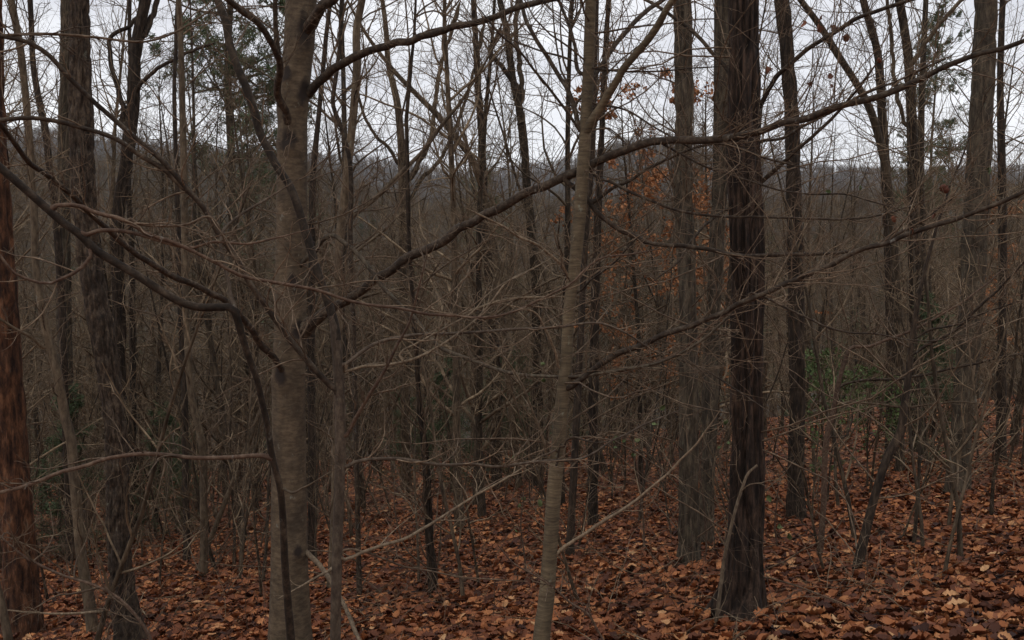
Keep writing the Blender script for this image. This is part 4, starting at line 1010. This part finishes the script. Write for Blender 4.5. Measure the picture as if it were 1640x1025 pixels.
FAR = {}
def far_woods(name, rows, kinds, seed, sc):
    rng = np.random.default_rng(seed)
    src = FAR.setdefault(kinds[0], None) or bpy.data.collections.new(name + '_kinds')
    for kd in (kinds if FAR[kinds[0]] is None else []):
        t, c, l = KIND[kd]
        pv = []
        V = []; Fs = []; off = 0
        for me in (t, c):
            a = np.empty(len(me.vertices) * 3, np.float32); me.vertices.foreach_get('co', a); a = a.reshape(-1, 3)
            f = np.empty(len(me.loops), np.int32); me.loops.foreach_get('vertex_index', f)
            V.append(a); Fs.append(f.reshape(-1, 4) + off); off += len(a)
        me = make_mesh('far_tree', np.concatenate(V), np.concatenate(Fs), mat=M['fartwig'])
        if l:
            a = np.empty(len(l.vertices) * 3, np.float32); l.vertices.foreach_get('co', a)
            f = np.empty(len(l.loops), np.int32); l.loops.foreach_get('vertex_index', f)
            me = make_mesh('far_conifer', a.reshape(-1, 3), Ft=f.reshape(-1, 3), mat=M['needle'], smooth=False)
        src.objects.link(bpy.data.objects.new('far_tree', me))
    FAR[kinds[0]] = src
    x, y = rows
    me = bpy.data.meshes.new(name)
    z = ground(x, y) - .3
    me.vertices.add(len(x)); me.vertices.foreach_set('co', np.stack([x, y, z], -1).astype(np.float32).ravel())
    o = obj(name, me)
    ng = bpy.data.node_groups.new(name, 'GeometryNodeTree')
    ng.interface.new_socket('Geometry', in_out='INPUT', socket_type='NodeSocketGeometry')
    ng.interface.new_socket('Geometry', in_out='OUTPUT', socket_type='NodeSocketGeometry')
    gi_ = ng.nodes.new('NodeGroupInput'); go = ng.nodes.new('NodeGroupOutput')
    ci = ng.nodes.new('GeometryNodeCollectionInfo'); ci.inputs['Collection'].default_value = src
    ci.inputs['Separate Children'].default_value = True; ci.inputs['Reset Children'].default_value = True
    ip = ng.nodes.new('GeometryNodeInstanceOnPoints'); ip.inputs['Pick Instance'].default_value = True
    ri = ng.nodes.new('FunctionNodeRandomValue'); ri.data_type = 'INT'
    ri.inputs[4].default_value = 0; ri.inputs[5].default_value = len(kinds) - 1
    rr = ng.nodes.new('FunctionNodeRandomValue'); rr.data_type = 'FLOAT_VECTOR'
    rr.inputs[0].default_value = (-.06, -.06, 0); rr.inputs[1].default_value = (.06, .06, 6.28)
    rs = ng.nodes.new('FunctionNodeRandomValue'); rs.data_type = 'FLOAT'
    rs.inputs[2].default_value = sc[0]; rs.inputs[3].default_value = sc[1]
    L = ng.links.new
    L(gi_.outputs[0], ip.inputs['Points']); L(ci.outputs[0], ip.inputs['Instance'])
    L(ri.outputs[2], ip.inputs['Instance Index']); L(rr.outputs[0], ip.inputs['Rotation']); L(rs.outputs[1], ip.inputs['Scale'])
    L(ip.outputs[0], go.inputs[0])
    md = o.modifiers.new('scatter', 'NODES'); md.node_group = ng
    return o
rng = np.random.default_rng(5)
def spread(n, y0, y1, side):
    y = np.sqrt(rng.uniform(y0 ** 2, y1 ** 2, n))
    return rng.uniform(-1, 1, n) * (side * y + 12), y
xy = [np.concatenate(q) for q in zip(spread(2400, 95, 260, .56), spread(9000, 240, 690, .56))]
w1 = far_woods('hillside_woods', xy, ['far0', 'far1', 'far2'], 3, (.55, .85))
tag(w1, 'grey-brown mass of bare woods covering the hillside across the ravine', 'woods', kind='stuff')
w2 = far_woods('ridge_woods', spread(13000, 1180, 1640, .56), ['far0', 'far1', 'far2'], 4, (.7, 1.0))
tag(w2, 'bluish bare woods along the distant ridge under the sky', 'woods', kind='stuff')
w3 = far_woods('hillside_conifers', [np.concatenate(q) for q in zip(spread(200, 85, 240, .56), spread(600, 240, 660, .56))], ['farcon'], 6, (.7, 1.2))
tag(w3, 'dull olive-green conifers dotted through the far hillside woods', 'woods', kind='stuff')

# ------------------------------------------------------------------ fallen leaves
def oak_leaf(seed, lobes=3, curl=.25, n=9):
    rng = np.random.default_rng(seed)
    t = np.linspace(0, 1, n)
    base = .10 + .30 * np.sin(PI * t ** .8) ** .8
    half = base * np.where(np.arange(n) % 2 == 1, 1.08, .80) * rng.uniform(.85, 1.15, n)
    half[0] = .02; half[-1] = .01
    if lobes == 0: half = .34 * np.sin(PI * t ** .85); half[0] = .02; half[-1] = .01
    L = np.c_[-half, t - .45 + .06 * (half > .25), 0 * t]; R = np.c_[half, t - .45 + .06 * (half > .25), 0 * t]; Mi = np.c_[0 * t, t - .45, 0 * t]
    V = np.concatenate([L, Mi, R])
    b = rng.normal() * .25
    V[:, 2] = curl * (V[:, 0] ** 2 * 3.2 + (V[:, 1]) ** 2 * 1.2 + b * V[:, 0] * V[:, 1] * 3) + rng.normal(size=len(V)) * .018
    i = np.arange(n - 1)
    F1 = np.stack([i, i + n, i + n + 1, i + 1], -1); F2 = F1 + n
    return V, np.concatenate([F1, F2])
LEAVES = [oak_leaf(1, 3, .5), oak_leaf(2, 3, -.45), oak_leaf(3, 0, .7), oak_leaf(4, 3, .9), oak_leaf(5, 0, -.5), oak_leaf(6, 3, .25)]
PLAIN = [oak_leaf(1, 3, .5, 5), oak_leaf(2, 3, -.45, 4), oak_leaf(3, 0, .7, 4), oak_leaf(4, 3, .9, 4), oak_leaf(5, 0, -.5, 4), oak_leaf(6, 3, .25, 4)]

def leaf_frames(x, y, rng, tilt, lift):
    K = len(x)
    z = ground(x, y) + lift
    e = .15
    nx = -(ground(x + e, y) - ground(x - e, y)) / (2 * e); ny = -(ground(x, y + e) - ground(x, y - e)) / (2 * e)
    n = unit(np.stack([nx, ny, np.ones(K)], -1) + rng.normal(size=(K, 3)) * tilt[:, None])
    a = unit(np.cross(n, rng.normal(size=(K, 3)))); b = np.cross(n, a)
    return np.stack([x, y, z], -1), np.stack([a, b, n], -1)     # columns = leaf axes

def in_view(x, y, pad=40):
    q = P_inv(np.stack([x, y, ground(x, y)], -1))
    return (q[:, 0] > -pad) & (q[:, 0] < PX_W + pad) & (q[:, 1] < PX_H + pad * 1.5) & (y > 2)

rng = np.random.default_rng(21)
# nearest 300: one object each
nx_, ny_ = rng.uniform(-1, 6, 6000), rng.uniform(4.2, 8.2, 6000)
q = P_inv(np.stack([nx_, ny_, ground(nx_, ny_)], -1))
ok = (q[:, 0] > 1080) & (q[:, 0] < 1650) & (q[:, 1] < 1040) & (q[:, 1] > 700)
nx_, ny_ = nx_[ok], ny_[ok]
o_ = np.argsort(ny_ - .25 * rng.random(len(ny_)))[:300]
nx_, ny_ = nx_[o_], ny_[o_]
lpos, lR = leaf_frames(nx_, ny_, rng, rng.uniform(.08, .42, len(nx_)), rng.uniform(.03, .06, len(nx_)))
LM = [make_mesh('fallen_leaf', V * 1.0, Fq, mat=M['litter1'], smooth=True) for V, Fq in LEAVES]
from mathutils import Matrix
for k in range(len(nx_)):
    o = obj('fallen_leaf', LM[k % len(LM)], ground_o)
    s = float(rng.uniform(.07, .125))
    m = np.eye(4); m[:3, :3] = lR[k] * s; m[:3, 3] = lpos[k]
    o.matrix_basis = Matrix(m.tolist())

def litter(name, x, y, size, tilt, lift, simple, seed):
    rng = np.random.default_rng(seed)
    pos, Rm = leaf_frames(x, y, rng, rng.uniform(*tilt, len(x)), rng.uniform(*lift, len(x)))
    Vs, Fs, Ts, off = [], [], [], 0
    which = rng.integers(0, len(LEAVES), len(x))
    s = rng.uniform(*size, len(x))
    for k, (V, Fq) in enumerate(LEAVES if simple == 0 else PLAIN):
        if simple == 2:
            V = np.array([[0, -.5, .05], [-.34, 0, -.04 + .05 * k], [0, .5, .08], [.34, 0, .1 - .04 * k]]); Fq = np.array([[0, 1, 2, 3]])
        j = np.nonzero(which == k)[0]
        W = pos[j][:, None] + np.einsum('kij,vj->kvi', Rm[j] * s[j][:, None, None], V)
        Vs.append(W.reshape(-1, 3))
        Fs.append((Fq[None] + (np.arange(len(j)) * len(V))[:, None, None] + off).reshape(-1, 4))
        Ts.append(np.repeat(np.clip(rng.beta(1.6, 1.7, len(j)), 0, 1), len(V)))
        off += len(j) * len(V)
    return tag(obj(name, make_mesh(name, np.concatenate(Vs), np.concatenate(Fs), mat=M['litter'], attr=np.concatenate(Ts), smooth=simple < 2), ground_o), kind='stuff')

x, y = rng.uniform(-6, 6, 16500), rng.uniform(4.6, 8.2, 16500)
ok = in_view(x, y, 120); litter('leaf_litter', x[ok], y[ok], (.050, .102), (.08, .5), (.0, .045), 0, 31)
x, y = rng.uniform(-9.5, 9.5, 37000), rng.uniform(8.2, 15, 37000)
ok = in_view(x, y, 120); litter('leaf_litter', x[ok], y[ok], (.050, .105), (.08, .5), (.0, .045), 1, 33)
x, y = rng.uniform(-28, 28, 170000), rng.uniform(14.5, 48, 170000)
ok = in_view(x, y, 120); litter('leaf_litter', x[ok], y[ok], (.07, .16), (.1, .5), (.0, .05), 2, 32)

# ------------------------------------------------------------------ odd leaves and sticks
def leaf_on(tree, px, py, size_px, mat, dY=0.0):
    d, s = tree.near(px, py)
    Y = s[3] + dY
    c = P(px, py, Y)
    r = np.random.default_rng(int(px * 3 + py))
    V, Fq = LEAVES[int(r.integers(len(LEAVES)))]
    a = unit(r.normal(size=3) + np.array([0, 0, -1.2])); b = unit(np.cross(a, r.normal(size=3))); n = np.cross(a, b)
    sz = float(WR(size_px, Y)) * 2
    W = c + (np.stack([b, a, n], -1) @ (V * sz * np.array([1, 1, 1.8])).T).T
    o = obj('leaf', make_mesh('leaf', W - tree.foot, Fq, mat=M[mat]), tree.root)
    # its stalk, back to the twig
    st = np.linspace(0, 1, 5)[:, None]
    top = c - a * sz * .45
    path = s[2:5] * (1 - st) + top * st + np.array([0, 0, .02]) * np.sin(PI * st)
    V, Fq = tubes(path[None], np.full((1, 5), .0011), 4)
    obj('leaf_stalk', make_mesh('leaf_stalk', V - tree.foot, Fq, mat=M['twig']), o)
    o.children[0].matrix_parent_inverse = o.matrix_basis.inverted()
for px, py, s in ((1288, 40, 14), (1308, 44, 16), (1316, 30, 15), (1331, 48, 17), (1357, 62, 15), (1228, 106, 15), (1334, 140, 11), (1329, 122, 11), (1296, 135, 10), (1410, 97, 10)):
    leaf_on(G, px, py, s, 'dryleaf', .05)
for px, py, s in ((1512, 303, 17), (1462, 366, 12), (1493, 345, 12), (1428, 352, 12)):
    leaf_on(D, px, py, s, 'dryleaf', .0)
for px, py, s in ((1588, 270, 15), (1325, 309, 9)):
    leaf_on(C, px, py, s, 'green1', .0)
for px, py, s in ((871, 584, 9), (872, 612, 10)):
    leaf_on(C, px, py, s, 'green1', .0)
for px, py, s in ((1376, 300, 9),):
    leaf_on(C, px, py, s, 'green1', .0)

def briar(px, py, Y, n, label):
    t = Tree('greenbrier', label, 'vine', Y, [(px + 6, py + 150, 3), (px + 2, py + 90, 3), (px - 4, py + 40, 2.5), (px, py, 2)], 'red', ext=.2, crown=0, flare=0, rows=40)
    r = np.random.default_rng(int(px))
    for k in range(n):
        leaf_on(t, px + r.normal() * 22, py + r.normal() * 26, float(r.uniform(8, 14)), 'green1', float(r.normal() * .1))
briar(1025, 705, 9.5, 9, 'sprig of small bright green leaves left of the straight greenish-grey trunk')
briar(1125, 715, 9.0, 7, 'sprig of green leaves just left of the big dark shaggy trunk')
briar(838, 800, 9.0, 5, 'pale green leaves on a thin stem left of the slim olive-grey tree')
briar(1245, 800, 9.0, 4, 'few green leaves by the foot of the mid-sized dark grey trunk')

# pale brambles and dead sticks around the right foreground
def bramble(label, px, py, Y, n, seed, L=(.3, .8)):
    r = np.random.default_rng(seed)
    base = P(px, py, Y); base[2] = float(ground(base[0], base[1]))
    e = empty('bramble', base, label, 'bramble')
    pts = np.zeros((n, 10, 3)); d = unit(r.normal(size=(n, 3)) * np.array([.8, .8, .25]) + np.array([0, 0, .8]))
    ln = r.uniform(*L, n)[:, None]
    pts[:, 0] = r.normal(size=(n, 3)) * np.array([.12, .12, 0])
    for i in range(1, 10):
        d = unit(d + r.normal(size=(n, 3)) * .12 + np.array([0, 0, -.13]))
        pts[:, i] = pts[:, i - 1] + d * ln / 9
    pts[:, :, 2] = np.maximum(pts[:, :, 2], .02)
    R = np.linspace(.003, .0012, 10)[None] * np.ones((n, 1))
    for k in range(n):
        V, Fq = tubes(pts[k:k + 1], R[k:k + 1], 5)
        o = obj('cane', make_mesh('cane', V, Fq, mat=M['pale' if k % 3 else 'red']), e)
        b = children(pts[k:k + 1], R[k:k + 1], 5, r, .2, .95, L=(.06, .22), n=5, rtip=.0008, ang=(40, 80))
        if len(b[0]):
            V, Fq = tubes(*b, 3)
            tag(obj('twigs', make_mesh('twigs', V, Fq, mat=M['pale']), o), kind='stuff')
bramble('tangle of pale bramble canes at the right of the big shaggy trunk foot', 1225, 985, 6.0, 12, 1)
bramble('reddish bramble patch on the leafy bank at the lower right', 1400, 985, 6.0, 12, 8)
bramble('thin briar canes at the lower centre by the slim olive-grey tree', 960, 985, 7.2, 12, 9, (.4, 1.1))
bramble('briar canes on the leaf litter right of the tall smooth trunk', 620, 985, 7.6, 12, 10, (.4, 1.1))
bramble('low pale brambles in front of the leaning blackish sapling', 1340, 930, 7.0, 11, 2)
bramble('bramble clump on the leafy slope right of the leaning blackish sapling', 1450, 930, 6.8, 9, 3)
bramble('grey bramble tangle beside the foot of the straight greenish-grey trunk', 1085, 880, 8.2, 12, 4, (.4, 1.1))
bramble('bramble canes at the foot of the dark furrowed trunk', 250, 1000, 8.4, 10, 5, (.4, 1.0))
stick('brown twig bent low in front of the slim olive-grey tree', [(800, 876), (820, 900), (861, 924), (889, 943), (913, 965), (940, 982)][::-1], 5.0, 4, 2, 'red', 3, name='bent_twig', cat='twig')

# ------------------------------------------------------------------ air
def haze_box():
    zlo, zhi = float(GZ.min()) - 1, 190.0
    x, y0, y1 = 1900, -60, 3300
    V = [(-x, y0, zlo), (x, y0, zlo), (x, y1, zlo), (-x, y1, zlo), (-x, y0, zhi), (x, y0, zhi), (x, y1, zhi), (-x, y1, zhi)]
    Fq = [(0, 3, 2, 1), (4, 5, 6, 7), (0, 1, 5, 4), (1, 2, 6, 5), (2, 3, 7, 6), (3, 0, 4, 7)]
    m = bpy.data.materials.new('haze'); m.use_nodes = True
    nt = m.node_tree; nt.nodes.clear()
    out = nt.nodes.new('ShaderNodeOutputMaterial'); v = nt.nodes.new('ShaderNodeVolumePrincipled')
    v.inputs['Color'].default_value = (.78, .85, 1.0, 1); v.inputs['Density'].default_value = HAZE
    nt.links.new(v.outputs[0], out.inputs['Volume'])
    o = obj('haze', make_mesh('haze', np.array(V), np.array(Fq), mat=m, smooth=False))
    tag(o, 'thin pale autumn haze between the trees and the far ridge', 'haze', kind='stuff')
HAZE = .00009
if HAZE: haze_box()
